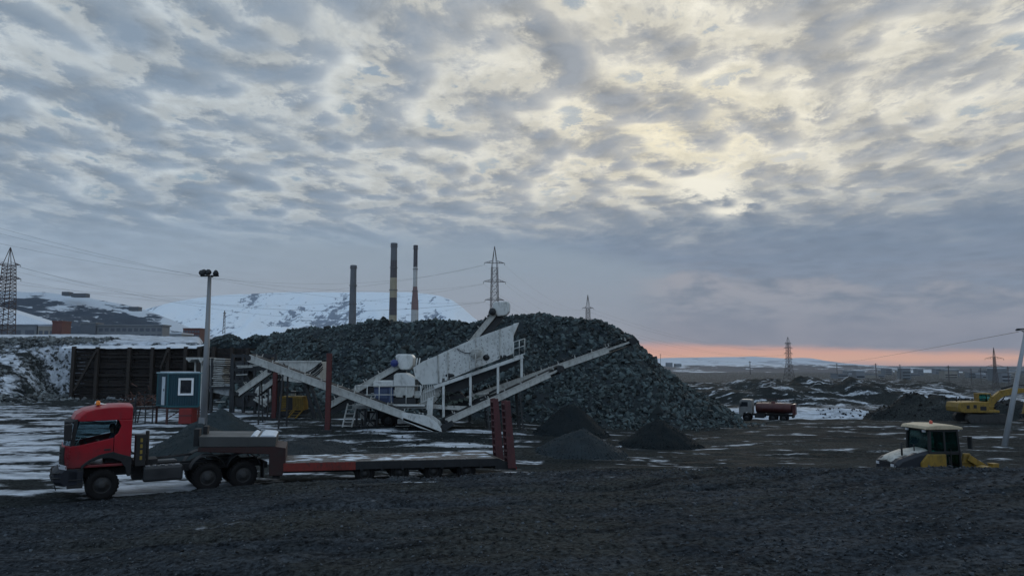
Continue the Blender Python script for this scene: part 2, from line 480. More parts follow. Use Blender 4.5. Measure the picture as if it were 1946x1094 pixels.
def z_mounds(X, Y):
    h = 0
    n = fbm(X * .07, Y * .07, 6, 21, .58); n2 = fbm(X * .35, Y * .35, 5, 31, .6)
    def bump(cx, cy, sx, sy, p=1.):
        d = ((X - cx) / sx) ** 2 + ((Y - cy) / sy) ** 2
        return np.clip(1 - d, 0, 1) ** p
    h = h + 4.6 * bump(62, 178, 26, 24, .8) * (.1 + 1.7 * n) + 3.4 * bump(88, 176, 22, 18, .8) * (.1 + 1.6 * n)
    h = h + 4.4 * bump(55, 262, 52, 22, .7) * (.6 + .7 * n) + 6.5 * bump(130, 300, 60, 30, .8) * (.5 + .8 * n)
    # dark soil berm by the excavator
    lump = np.exp(-((X - 52) / 2.2) ** 2) * .55
    h = h + (2.55 + lump) * bump(58, 96, 12.5, 8, .55) * (.35 + 1.25 * n2)
    h = h + 2.4 * bump(76, 104, 12, 9, .7) * (.55 + .85 * n2)
    # low snow bank beside the road
    e = sstep(25, 28, X) * (1 - sstep(49, 51, X))
    h = h + e * np.interp(Y, [0, 101, 103.4, 108, 113], [0, 0, 1.15, 1.25, 0]) * (.75 + .5 * n2)
    return h
def z_plat(X, Y):
    yc = np.interp(X, CR[:, 0], CR[:, 1]); zc = np.interp(X, CR[:, 0], CR[:, 2])
    yc = yc + (fbm(X * .5, X * 0 + 3., 3, 51) - .5) * .5
    lip = .04 * np.exp(-((Y - (yc - .35)) / .45) ** 2) * sstep(-9, -4, X) * (.2 + 1.4 * fbm(X * 1.3, Y * .7, 3, 61))
    z = zc + lip
    k = 1 - sstep(0., 1., (Y - yc) / np.maximum(zc * 1.9, .35))
    return z, k
def ground_z(X, Y, detail=True):
    X = np.asarray(X, float); Y = np.asarray(Y, float)
    y0 = z_yard(X, Y)
    z = y0 + z_mounds(X, Y)
    if detail:
        amp = np.clip((Y - 10) / 40, .25, 1.) * np.where(Y > 90, 1.6, 1.)
        z = z + (fbm(X * .22, Y * .5, 4, 71) - .5) * .34 * np.clip(amp, 0, 1.6)
        # wheel ruts across the yard
        z = z - .07 * sstep(.62, .75, fbm(X * .05 + Y * .02, Y * .9, 3, 81)) * (Y < 90)
    zp, k = z_plat(X, Y)
    if detail:
        zp = zp + (fbm(X * .35, Y * .7, 4, 91) - .5) * .22 + (fbm(X * 1.8, Y * 2.6, 4, 95, .62) - .5) * .17 - .11 * sstep(.58, .70, fbm(X * .05 - Y * .03, Y * .8 + X * .12, 3, 83))
    front = (Y < 60)
    z = np.where(front, z * (1 - k) + zp * k, z)
    return z, np.where(front, k, 0.)
def snow_cover(X, Y):
    """share of the ground under old snow, region by region"""
    rt = X / np.maximum(Y, 1)
    c = np.full(X.shape, .30)
    def put(c, m, v): return c * (1 - m) + v * m
    c = put(c, sstep(-.28, -.36, rt) * sstep(26, 30, Y) * (1 - sstep(84, 95, Y)), .56)
    c = put(c, sstep(-.45, -.50, rt) * sstep(30, 34, Y) * (1 - sstep(50, 60, Y)), .66)
    c = put(c, sstep(-.38, -.32, rt) * (1 - sstep(.0, .06, rt)) * sstep(29, 33, Y) * (1 - sstep(60, 70, Y)), .43)
    c = put(c, sstep(-.56, -.5, rt) * (1 - sstep(-.40, -.37, rt)) * sstep(28.0, 28.8, Y) * (1 - sstep(31.5, 33, Y)), .66)
    c = put(c, sstep(.02, .1, rt) * sstep(30, 36, Y) * (1 - sstep(84, 92, Y)), .32)
    c = put(c, sstep(.12, .2, rt) * sstep(90, 94, Y) * (1 - sstep(128, 134, Y)), .12)
    c = put(c, sstep(24, 27, X) * (1 - sstep(50, 51.5, X)) * sstep(99, 100.5, Y) * (1 - sstep(110, 112, Y)), .98)
    c = put(c, sstep(.15, .25, rt) * sstep(128, 136, Y) * (1 - sstep(156, 160, Y)), .50)
    c = put(c, sstep(.15, .25, rt) * sstep(156, 160, Y) * (1 - sstep(330, 380, Y)), .38)
    c = put(c, sstep(.50, .56, rt) * sstep(156, 160, Y) * (1 - sstep(220, 240, Y)), .60)
    c = put(c, sstep(330, 400, Y) * sstep(-.1, .1, rt), .33)
    c = put(c, np.clip(1 - ((X - 58) / 13.5) ** 2 - ((Y - 95) / 9.5) ** 2, 0, 1) ** .3, .10)
    c = put(c, np.clip(1 - ((X - 76) / 11) ** 2 - ((Y - 103) / 9) ** 2, 0, 1) ** .4, .72)
    # left bank and terrace
    c = put(c, sstep(-.40, -.44, rt) * sstep(100, 106, Y), .60)
    c = put(c, sstep(-.40, -.44, rt) * sstep(107.5, 109, Y), .95)
    c = put(c, sstep(-62, -66, X) * sstep(88, 92, Y) * (1 - sstep(112, 118, Y)), .50 + .14 * sstep(98, 104, Y))
    return c
def build_ground():
    rad = np.concatenate([[1.5, 4.], np.geomspace(7, 60, 330), np.geomspace(60, 320, 170)[1:], np.geomspace(320, 9000, 60)[1:]])
    az = np.concatenate([np.linspace(-180, -52, 40)[:-1], np.linspace(-52, -40, 60)[:-1], np.linspace(-40, 40, 440)[:-1], np.linspace(40, 52, 60)[:-1], np.linspace(52, 180, 40)[:-1]])
    A = np.radians(az); na = len(A); nr = len(rad)
    X = np.outer(rad, np.sin(A)); Y = np.outer(rad, np.cos(A))
    Z, k = ground_z(X, Y)
    cov = snow_cover(X, Y) * (1 - k) + k * (.06 + .17 * (fbm(X * .12, Y * .3, 3, 99) > .62))
    V = np.stack([X, Y, Z], -1).reshape(-1, 3)
    i = np.arange(nr - 1)[:, None] * na; j = np.arange(na)[None]; j2 = (j + 1) % na
    Q = np.stack([i + j, i + j2, i + na + j2, i + na + j], -1).reshape(-1, 4)
    Q = Q[:, ::-1]
    o = np_mesh('ground', V, Q, GROUND, True, True, {'snow': cov.ravel(), 'gravel': k.ravel()})
    # close the hole under the camera
    bm = bmesh.new(); bm.from_mesh(o.data); bm.verts.ensure_lookup_table()
    bm.faces.new([bm.verts[q] for q in range(na)][::1]); bm.to_mesh(o.data); bm.free()
    tag(o, kind='structure')
build_ground()
def gz(x, y): return float(ground_z(np.array([x]), np.array([y]))[0][0])

# loose stones on the platform
def build_gravel():
    m = mat('gravel_stone', (.040, .048, .056), .8, var=.3, island=.9, spec=.25)
    n = 42000
    y = 9.5 + 22 * RNG.random(n) ** 1.25; x = (RNG.random(n) * 2 - 1) * (y * .74 + 2)
    patch = fbm(x * .35, y * .5, 3, 120)
    z, k = ground_z(x, y)
    keep = (k > .5) & (patch + (RNG.random(n) - .5) * .5 > .43)
    x, y, z = x[keep], y[keep], z[keep]
    s = .014 + .055 * RNG.random(len(x)) ** 3.2 + .06 * (RNG.random(len(x)) > .994)
    o = scatter('gravel', np.stack([x, y, z + s * .15], 1), s, m, .8, 5)
    # coarser lumps pushed up along the rim of the platform
    n = 1100; x = -6 + 26 * RNG.random(n); yc = np.interp(x, CR[:, 0], CR[:, 1])
    y = yc - .5 + RNG.normal(0, .42, n); z, k = ground_z(x, y)
    s = .02 + .06 * RNG.random(n) ** 3
    o2 = scatter('rubble', np.stack([x, y, z + s * .2], 1), s, m, .85, 6)
    n = 1500; y = 10 + 18 * RNG.random(n); x = (RNG.random(n) * 2 - 1) * (y * .74 + 2); z, k = ground_z(x, y); q = (k > .6) & (fbm(x * .2, y * .3, 3, 140) > .46)
    x, y, z = x[q], y[q], z[q]; s = .035 + .085 * RNG.random(len(x)) ** 3
    o3 = scatter('gravel', np.stack([x, y, z + s * .1], 1), s, m, .65, 7); tag(o3, kind='stuff')
    n = 2600; x = 42 + 30 * RNG.random(n); y = 86 + 18 * RNG.random(n); z = ground_z(x, y)[0]; b = z_mounds(x, y); q = b > .25; x, y, z = x[q], y[q], z[q]
    s = .05 + .28 * RNG.random(len(x)) ** 3
    o4 = scatter('rubble', np.stack([x, y, z + s * .2], 1), s, mat('dark_soil_clod', (.020, .022, .024), .9, island=.6, spec=.15), .8, 9); tag(o4, kind='stuff')
    tag(o, kind='stuff'); tag(o2, kind='stuff')
build_gravel()

# ================================================================== heaps
PILE_M = mat('blasted_rock', (.043, .060, .063), .78, var=.4, scale=.3, island=.85, spec=.3)
PILE_BASE = mat('rock_fines', (.010, .018, .023), .9, var=.4, scale=.8, bump=1., bscale=3.)
RIDGE = []
for px, py, Y in ((395, 650, 112), (440, 637, 111), (475, 642, 109), (505, 634, 106), (560, 622, 98), (640, 623, 93), (700, 622, 91), (750, 616, 90), (800, 607, 89), (850, 606, 88), (905, 612, 87), (960, 611, 85), (1000, 605, 84), (1040, 600, 83), (1095, 603, 82), (1125, 610, 82)):
    RIDGE.append(W(px, py, Y))
RIDGE = np.array([v[:] for v in RIDGE])
def pile_z(X, Y):
    best = np.full(X.shape, -50.)
    for a, b in zip(RIDGE[:-1], RIDGE[1:]):
        ab = b[:2] - a[:2]; L2 = ab @ ab
        t = np.clip(((X - a[0]) * ab[0] + (Y - a[1]) * ab[1]) / L2, 0, 1)
        dx = X - (a[0] + t * ab[0]); dy = Y - (a[1] + t * ab[1])
        d = np.sqrt(dx * dx + dy * dy); h = a[2] + t * (b[2] - a[2])
        hh = h - np.where(d < 1.5, d * d * .23, d * .725 - .57)
        best = np.maximum(best, hh)
    best = best - 60 * sstep(106.5, 104.8, Y) * sstep(-35.5, -37.5, X)
    best = best - np.clip(-33.0 - X, 0, 3) * sstep(107, 104, Y) * 2.5
    n = fbm(X * .16, Y * .16, 4, 201)
    return best + (n - .5) * 3.0 * sstep(0, 4, best + 2)
def build_pile():
    xs = np.arange(-62, 34, .45); ys = np.arange(58, 124, .45)
    X, Y = np.meshgrid(xs, ys); Z = pile_z(X, Y) + (fbm(X * 1.1, Y * 1.1, 3, 7) - .5) * .5
    G = ground_z(X, Y, False)[0]
    V = np.stack([X, Y, np.maximum(Z, G - .6)], -1).reshape(-1, 3)
    ny, nxn = X.shape; i = np.arange(ny - 1)[:, None] * nxn; j = np.arange(nxn - 1)[None]
    Q = np.stack([i + j, i + j + 1, i + nxn + j + 1, i + nxn + j], -1).reshape(-1, 4)
    keep = (np.maximum(Z, G - .6).reshape(-1)[Q] > (G - .59).reshape(-1)[Q]).any(1)
    base = np_mesh('rock_heap', V, Q[keep], PILE_BASE, False, True)
    # rocks over the side that faces the yard and over the crest
    n = 80000
    x = -60 + 92 * RNG.random(n); y = 60 + 50 * RNG.random(n)
    z = pile_z(x, y); g = ground_z(x, y, False)[0]
    ry = np.interp(x, RIDGE[:, 0], RIDGE[:, 1])
    keep = (z > g + .05) & (y < ry + 5)
    x, y, z = x[keep][:26000], y[keep][:26000], z[keep][:26000]
    hrel = np.clip((z - 0) / 10, 0, 1)
    s = (.14 + .35 * RNG.random(len(x)) ** 1.9) * (1.1 - .2 * hrel) * (.45 + 1.1 * fbm(x * .16, y * .16, 3, 9)) + RNG.random(len(x)) * .65 * (RNG.random(len(x)) > .98)
    rocks = scatter('broken_rock', np.stack([x, y, z + s * .05], 1), s, PILE_M, 1., 8)
    # spilled stones past the foot
    n = 9000; x = -8 + 44 * RNG.random(n); y = 58 + 20 * RNG.random(n)
    z = pile_z(x, y); g = ground_z(x, y)[0]; d = g - z
    keep = (d > -.2) & (d < 2.2) & (RNG.random(n) > d / 2.0)
    x, y, g = x[keep], y[keep], g[keep]; s = .06 + .22 * RNG.random(len(x)) ** 2.5
    sp = scatter('spilled_rock', np.stack([x, y, g + s * .2], 1), s, PILE_M, 1., 18)
    rocks.parent = base; sp.parent = base
    for q in (base, rocks, sp): tag(q, kind='stuff')
    tag(base, 'huge long heap of broken grey-green rock behind the white crushing plant', 'rock heap')
build_pile()
def gravel_pile(px, py_top, Y, half, h, col, label, seed, fine=.05, sx=1.):
    c = W(px, py_top, Y); x0, y0 = c.x, Y; h = c.z - gz(x0, Y) + .08
    nr, na = 26, 72; V = []
    m = mat('crushed_stone_%d' % seed, col, .9, var=.3, scale=1.5, bump=1., bscale=26., island=.0, spec=.2)
    rr = np.linspace(0, 1.12, nr)[:, None]; aa = np.linspace(0, 2 * np.pi, na, endpoint=False)[None]
    wob = 1 + .10 * (fbm(np.cos(aa) * 1.4 + seed, np.sin(aa) * 1.4, 3, seed) - .5) * 2
    X = x0 + rr * np.cos(aa) * half * sx * wob; Y_ = y0 + rr * np.sin(aa) * half * wob
    prof = h * (1.0 - np.sqrt(rr ** 2 + .012) + .11)
    prof = np.where(rr > .9, prof * np.clip((1.12 - rr) / .22, 0, 1) ** .6, prof)
    g = ground_z(X, Y_, False)[0]
    Z = g - .12 + prof + ((fbm(X * 2.2, Y_ * 2.2, 4, seed + 2) - .5) * .24 + (fbm(X * .8, Y_ * .8, 2, seed + 4) - .5) * .30) * np.clip(prof / h + .3, 0, 1)
    V = np.stack([X, Y_, Z], -1).reshape(-1, 3)
    i = np.arange(nr - 1)[:, None] * na; j = np.arange(na)[None]; j2 = (j + 1) % na
    Q = np.stack([i + j, i + na + j, i + na + j2, i + j2], -1).reshape(-1, 4)
    o = np_mesh('gravel_pile', V, Q, m, True, True)
    n = 3600; r = np.sqrt(RNG.random(n)) * 1.12; a = RNG.random(n) * 2 * np.pi
    ri = np.clip(r / 1.12 * (nr - 1), 0, nr - 1.001); k = ri.astype(int); f = ri - k
    ai = (a / (2 * np.pi) * na).astype(int) % na
    P = V.reshape(nr, na, 3); pts = P[k, ai] * (1 - f[:, None]) + P[k + 1, ai] * f[:, None]
    s = fine * (.5 + .9 * RNG.random(n) ** 2) * (1 + 1.4 * (r > .9) * RNG.random(n))
    m2 = mat('crushed_stone_bits_%d' % seed, tuple(q * 1.25 for q in col), .85, island=.5, spec=.25)
    st = scatter('loose_stone', pts, s, m2, 1., seed); st.parent = o; tag(st, kind='stuff')
    tag(o, label, 'gravel pile', 'gravel piles in the yard')
gravel_pile(1086, 769, 57, 2.9, 2.05, (.008, .0125, .0150), 'black fine gravel pile at the foot of the big rock heap', 31)
gravel_pile(1104, 811, 43.5, 2.75, 2.25, (.020, .028, .033), 'largest grey gravel pile, nearest the raised trailer ramps', 32)
gravel_pile(1253, 797, 50, 2.75, 1.75, (.0068, .0112, .0135), 'dark pointed gravel pile standing alone past the end of the rock heap foot', 33)
gravel_pile(418, 779, 55, 2.7, 2.1, (.026, .037, .042), 'blue-grey gravel pile just past the foot of the floodlight mast', 34)
gravel_pile(380, 806, 41, 3.3, 2.0, (.019, .028, .032), 'blue-grey gravel pile behind the red tractor unit chassis', 35)
gravel_pile(580, 828, 44, 3.2, .95, (.022, .028, .032), 'low flattened dark gravel pile behind the trailer gooseneck', 36)

def build_left_bank():
    m = mat('bank_rubble', (.12, .135, .14), .85, var=.35, island=.6, scale=.5, spec=.25)
    n = 26000; x = -98 + 38 * RNG.random(n); y = 86 + 28 * RNG.random(n)
    z = ground_z(x, y)[0]
    keep = (z > .25) | (RNG.random(n) > .8); x, y, z = x[keep], y[keep], z[keep]
    cl = fbm(x * .18, y * .18, 3, 44); keep = cl + (RNG.random(len(x)) - .5) * .5 > .44; x, y, z = x[keep], y[keep], z[keep]
    s = .12 + .5 * RNG.random(len(x)) ** 2.2
    o = scatter('rubble_bank', np.stack([x, y, z + s * .2], 1), s, m, .8, 12)
    tag(o, 'slope of tumbled stone rubble partly under snow, left of the timber wall', 'rubble', kind='stuff')
build_left_bank()

# ================================================================== far hills
def snow_rock(name, snow, rock, amt, scale, streak=(1, 1, .35), con=2.1):
    m, nx, b = new_mat(name)
    g = nx.node('ShaderNodeNewGeometry'); p = S(nx, g.outputs['Position']); nz = nx.sep(S(nx, g.outputs['Normal']))[2]
    at = nx.node('ShaderNodeAttribute', attribute_name='rock'); at = S(nx, at.outputs['Fac'])
    q = nx.vm('MULTIPLY', p, tuple(s * scale for s in streak))
    n = nx.noise(q, 1., 7, .66, .4)
    n2 = nx.noise(q, .27, 3, .5)
    f = nx.ss(.02, .16, at + (n - .5) * con + (n2 - .5) * .8 + amt)
    c = nx.mix(f, snow, nx.mix(n2, rock, tuple(r * 1.7 for r in rock)))
    nx.put(b.inputs['Base Color'], c); b.inputs['Roughness'].default_value = .85; b.inputs['Specular IOR Level'].default_value = .1
    return m
def range_mesh(name, crest, Y0, depth, material, base_z, foot=.5, rough=.02, seed=1, step=16, rows=46, rockf=None):
    """a hill whose skyline follows the given photograph points at distance Y0, falling towards the viewer over 'depth'"""
    pts = np.array([W(px, py, Y0)[:] for px, py in crest])
    xs = np.arange(pts[0, 0], pts[-1, 0], step); H = np.interp(xs, pts[:, 0], pts[:, 2])
    t = np.linspace(-.5, 1, rows)[:, None]                        # 0 at the crest, 1 at the near foot, negative behind
    X = np.repeat(xs[None], rows, 0); Yc = Y0 + (fbm(xs / (depth * .8), xs * 0, 3, seed) - .5) * depth * .35
    Y = Yc[None] - t * depth
    prof = np.where(t >= 0, (1 - t) ** 1.0 * (1 + foot * t * (t - 1)), 1 + t * 1.0)
    hh = (H - base_z)[None]
    gul = fbm(X / (depth * .10), Y / (depth * .35), 5, seed + 3) - .5
    big = fbm(X / (depth * .35), Y / (depth * .35), 3, seed + 5) - .5
    Z = base_z + hh * prof + hh * np.sin(np.clip(t, 0, 1) * np.pi) * (gul * .34 + big * .34) + hh * rough * gul
    V = np.stack([X, Y, Z], -1).reshape(-1, 3); n = len(xs)
    i = np.arange(rows - 1)[:, None] * n; j = np.arange(n - 1)[None]
    Q = np.stack([i + j, i + n + j, i + n + j + 1, i + j + 1], -1).reshape(-1, 4)
    rk = (-gul * 1.5 + (np.sin(np.clip(t, 0, 1) * np.pi) - .6) * .4)
    if rockf is not None: rk = rk + rockf(X, t)
    o = np_mesh(name, V, Q, material, True, True, {'rock': np.broadcast_to(rk, X.shape).ravel()})
    return tag(o, kind='structure')
M_SNOWMT = snow_rock('snow_mountain', (.78, .86, .94), (.12, .15, .20), -.15, .030, (1, .6, .35), 2.4)
M_DARKHILL = snow_rock('dark_hillside', (.50, .56, .63), (.016, .026, .042), .34, .060, (.4, .4, 2.2), 3.4)
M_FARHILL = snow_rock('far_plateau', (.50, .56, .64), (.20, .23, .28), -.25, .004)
range_mesh('mountain', [(60, 650), (230, 600), (285, 583), (330, 572), (372, 563), (420, 557), (470, 552), (540, 549), (620, 550), (700, 551), (770, 553), (812, 558), (838, 563), (862, 572), (880, 585), (900, 603), (930, 625), (990, 655), (1060, 690)],
           4600, 1500, M_SNOWMT, 20, seed=41, step=14, rows=90)
range_mesh('hill', [(-420, 560), (-200, 545), (-40, 548), (30, 552), (60, 551), (100, 556), (130, 557), (165, 566), (205, 573), (235, 580), (270, 592), (300, 604), (340, 622), (400, 646), (450, 662)],
           2000, 620, M_DARKHILL, 30, seed=52, step=6, rows=70, rockf=lambda X, t: np.where((t > .10) & (t < .8), .10, -.40))
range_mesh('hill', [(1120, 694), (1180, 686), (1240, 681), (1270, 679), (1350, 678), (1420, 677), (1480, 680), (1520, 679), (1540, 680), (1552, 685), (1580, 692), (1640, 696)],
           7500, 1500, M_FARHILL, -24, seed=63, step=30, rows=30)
range_mesh('hill', [(1100, 698), (1250, 694), (1400, 692), (1550, 692), (1650, 693), (1700, 696), (1760, 701), (1830, 705), (1946, 707), (2100, 708), (2500, 700)],
           2600, 700, M_DARKHILL, -24, seed=67, step=20, rows=24)

# ================================================================== air
def build_haze():
    m = bpy.data.materials.new('haze_air'); m.use_nodes = True; nt = m.node_tree; nt.nodes.clear()
    o = nt.nodes.new('ShaderNodeOutputMaterial'); v = nt.nodes.new('ShaderNodeVolumePrincipled')
    v.inputs['Color'].default_value = (.74, .86, 1.0, 1); v.inputs['Density'].default_value = HAZE
    v.inputs['Anisotropy'].default_value = .0
    nt.links.new(v.outputs[0], o.inputs['Volume'])
    b = MB().bb(-9000, 9000, -3000, 9500, -30, 720)
    tag(b.build('haze', m), kind='stuff')
HAZE = .000055
build_haze()
# ================================================================== shared vehicle materials
RED = mat('red_cab_paint', (.29, .004, .013), .36, var=.14, scale=1.2, spec=.4, dirt=(.10, .02, .025), dirt_amt=.35, low_dirt=(1.0, 2.1, (.05, .025, .026), .75))
BLK = mat('black_plastic', (.014, .015, .017), .6, var=.3)
DGR = mat('dark_grey_steel', (.018, .020, .023), .7, var=.35, spec=.25, dirt=(.034, .033, .032), dirt_amt=.3)
TYRE = mat('tyre_rubber', (.008, .008, .009), .9, var=.3, spec=.2, dirt=(.022, .022, .022), dirt_amt=.25, bump=.4, bscale=14)
RIMM = mat('wheel_rim_steel', (.030, .032, .035), .65, metal=.1, var=.3, dirt=(.018, .018, .018), dirt_amt=.6)
CHROME = mat('bright_metal', (.55, .56, .58), .25, metal=1.)
LAMP = mat('lamp_lens', (.60, .62, .66), .12, spec=.8, var=.05)
AMBER = mat('amber_lens', (.75, .22, .02), .2, var=.05)
GREYP = mat('grey_steel_panel', (.045, .049, .050), .5, var=.25, scale=1.3, dirt=(.03, .03, .03), dirt_amt=.35)
RUSTRED = mat('red_oxide_beam', (.17, .020, .014), .6, var=.3, dirt=(.03, .018, .016), dirt_amt=.6)
MAROON = mat('maroon_ramp_steel', (.080, .026, .030), .7, var=.35, dirt=(.03, .022, .022), dirt_amt=.5)
SNOWM = mat('old_snow', (.60, .65, .71), .8, var=.15, dirt=(.28, .29, .31), dirt_amt=.35, spec=.2)
WOODDECK = mat('deck_planks', (.085, .075, .066), .85, var=.4, scale=2., dirt=(.36, .38, .40), dirt_amt=.5)
CLOTH = mat('dark_work_jacket', (.03, .04, .075), .9)
SKIN = mat('skin', (.42, .25, .18), .6, var=.1)
def glass(name, tint, thru=.6):
    if name in _M: return _M[name]
    m = bpy.data.materials.new(name); m.use_nodes = True; nt = m.node_tree; nt.nodes.clear(); nx = NX(nt)
    o = nx.node('ShaderNodeOutputMaterial'); tr = nx.node('ShaderNodeBsdfTransparent'); gl = nx.node('ShaderNodeBsdfGlossy')
    tr.inputs[0].default_value = rgba(tint); gl.inputs['Roughness'].default_value = .04; gl.inputs[0].default_value = (.8, .85, .9, 1)
    lw = nx.node('ShaderNodeLayerWeight'); lw.inputs['Blend'].default_value = .25
    mx = nx.node('ShaderNodeMixShader'); nx.put(mx.inputs[0], S(nx, lw.outputs['Fresnel']) * .8 + .03)
    nt.links.new(tr.outputs[0], mx.inputs[1]); nt.links.new(gl.outputs[0], mx.inputs[2]); nt.links.new(mx.outputs[0], o.inputs[0])
    _M[name] = m; return m
GLASS = glass('tinted_glass', (.58, .66, .68))
GREENGLASS = glass('green_cab_glass', (.42, .70, .66))
DARKGLASS = mat('dark_window_glass', (.012, .016, .022), .08, var=.1, spec=.7)

def wheel(root, x, y, r, w, out, dual=False, rim=RIMM, z=None):
    """tyre with tread blocks, and a rim as its child; 'out' is +1 or -1 along local y"""
    z = r if z is None else z
    Mx = Matrix.Translation((x, y, z)) @ Matrix.Rotation(-math.pi / 2 * out, 4, 'X')
    t = MB(); offs = (0.,) if not dual else (0., -(w + .05))
    for o in offs:
        h = w / 2
        t.lathe([(r * .55, -h * .8 + o), (r * .62, -h * .95 + o), (r * .90, -h + o), (r * .975, -h * .82 + o), (r, -h * .5 + o), (r, h * .5 + o), (r * .975, h * .82 + o), (r * .90, h + o), (r * .62, h * .95 + o), (r * .55, h * .8 + o)], 30, Mx)
        for k in range(26):
            a = 2 * math.pi * k / 26
            for sgn in (-1, 1):
                c = Mx @ Vector((math.cos(a) * r, math.sin(a) * r, o + sgn * h * .45))
                e = Mx @ Vector((math.cos(a + .05 * sgn) * r, math.sin(a + .05 * sgn) * r, o + sgn * h * .95))
                ax = (Mx.to_3x3() @ Vector((math.cos(a), math.sin(a), 0)))
                t.bar(c, e, r * .11, r * .05, ax)
    tw = t.build('wheel', TYRE, root)
    k = MB(); h = w / 2
    k.lathe([(r * .60, h * .86), (r * .57, h * .5), (r * .50, h * .35), (r * .44, h * .62), (r * .28, h * .72), (r * .24, h * 1.15), (r * .17, h * 1.25), (0.001, h * 1.25)], 24, Mx)
    for q in range(8):
        a = 2 * math.pi * q / 8
        p = Mx @ Vector((math.cos(a) * r * .36, math.sin(a) * r * .36, h * .6)); p2 = Mx @ Vector((math.cos(a) * r * .36, math.sin(a) * r * .36, h * .82))
        k.tube(p, p2, r * .035, None, 6)
    k.build('rim', rim, tw)
    return tw
def loft_y(mb, poly, stations, close=True):
    """side outline (x, z) carried across the width; stations: list of (y, function (x, z) -> (x, z))"""
    n = len(poly); base = len(mb.v); vs = []
    for y, fn in stations:
        for x, z in poly:
            a, c = fn(x, z); vs.append((a, y, c))
    fs = []
    for s in range(len(stations) - 1):
        for k in range(n): fs.append((s * n + k, s * n + (k + 1) % n, (s + 1) * n + (k + 1) % n, (s + 1) * n + k))
    if close: fs.append(tuple(range(n))); fs.append(tuple(range((len(stations) - 1) * n, len(stations) * n))[::-1])
    mb.add(vs, fs)
def seated_person(name, label, loc, rz, jacket=CLOTH, arms_fwd=.42, hair=(.02, .017, .015)):
    """one continuous skinned body, seated, hands forward on a wheel"""
    root = thing(name, label, 'person', loc, rz)
    V = [(0, 0, .05), (.02, 0, .28), (.0, 0, .47), (.02, 0, .57), (.04, 0, .66), (.05, 0, .76), (.045, 0, .84)]
    Rr = [(.15, .17), (.13, .165), (.13, .19), (.06, .065), (.075, .07), (.10, .085), (.07, .065)]
    E = [(i, i + 1) for i in range(6)]
    def add(p, r, par):
        V.append(p); Rr.append(r); E.append((par, len(V) - 1)); return len(V) - 1
    for s in (-1, 1):
        sh = add((0, s * .19, .47), (.07, .07), 2); el = add((.12, s * .25, .24), (.05, .05), sh); wr = add((arms_fwd, s * .17, .30), (.034, .034), el)
        pl = add((arms_fwd + .07, s * .16, .32), (.036, .02), wr)
        for q in range(4):
            f1 = add((arms_fwd + .12, s * (.13 + .018 * q), .345), (.010, .010), pl); add((arms_fwd + .145 - .004 * q, s * (.13 + .018 * q), .32), (.008, .008), f1)
        add((arms_fwd + .085, s * .12, .35), (.011, .011), pl)
        hp = add((.05, s * .10, .03), (.09, .09), 0); kn = add((.46, s * .13, .06), (.065, .065), hp); an = add((.52, s * .13, -.36), (.045, .045), kn); add((.66, s * .13, -.42), (.04, .04), an)
    me = bpy.data.meshes.new('body'); me.from_pydata(V, E, []); o = bpy.data.objects.new('body', me); COL.objects.link(o); o.parent = root
    md = o.modifiers.new('skin', 'SKIN')
    for i, sv in enumerate(me.skin_vertices[0].data): sv.radius = Rr[i]; sv.use_root = (i == 0)
    sb = o.modifiers.new('sub', 'SUBSURF'); sb.levels = sb.render_levels = 2
    m, nx, b = new_mat(name + '_skin_and_clothes')
    tc = nx.node('ShaderNodeTexCoord'); xx, yy, zz = nx.sep(S(nx, tc.outputs['Object']))
    face = nx.ss(.575, .585, zz); hand = nx.ss(arms_fwd + .02, arms_fwd + .03, xx) * nx.ss(.2, .22, zz)
    c = nx.mix(nx.m('MAXIMUM', face, hand), (.03, .04, .075), (.42, .25, .18)); nx.put(b.inputs['Base Color'], c); b.inputs['Roughness'].default_value = .8
    me.materials.append(m)
    h = MB(); h.lathe([(.001, .135), (.06, .125), (.10, .075), (.112, .01), (.105, -.05)], 16, Matrix.Translation((.03, 0, .785)) @ Matrix.Rotation(-.22, 4, 'Y') @ Matrix.Diagonal((1.02, .86, 1, 1)))
    h.build('hair', mat('dark_hair', hair, .8), root)
    fmb = MB()
    fmb.add([(.135, -.013, .72), (.135, .013, .72), (.165, 0, .715), (.14, 0, .765)], [(0, 2, 3), (2, 1, 3), (0, 1, 2)]).build('nose', SKIN, root)
    return root

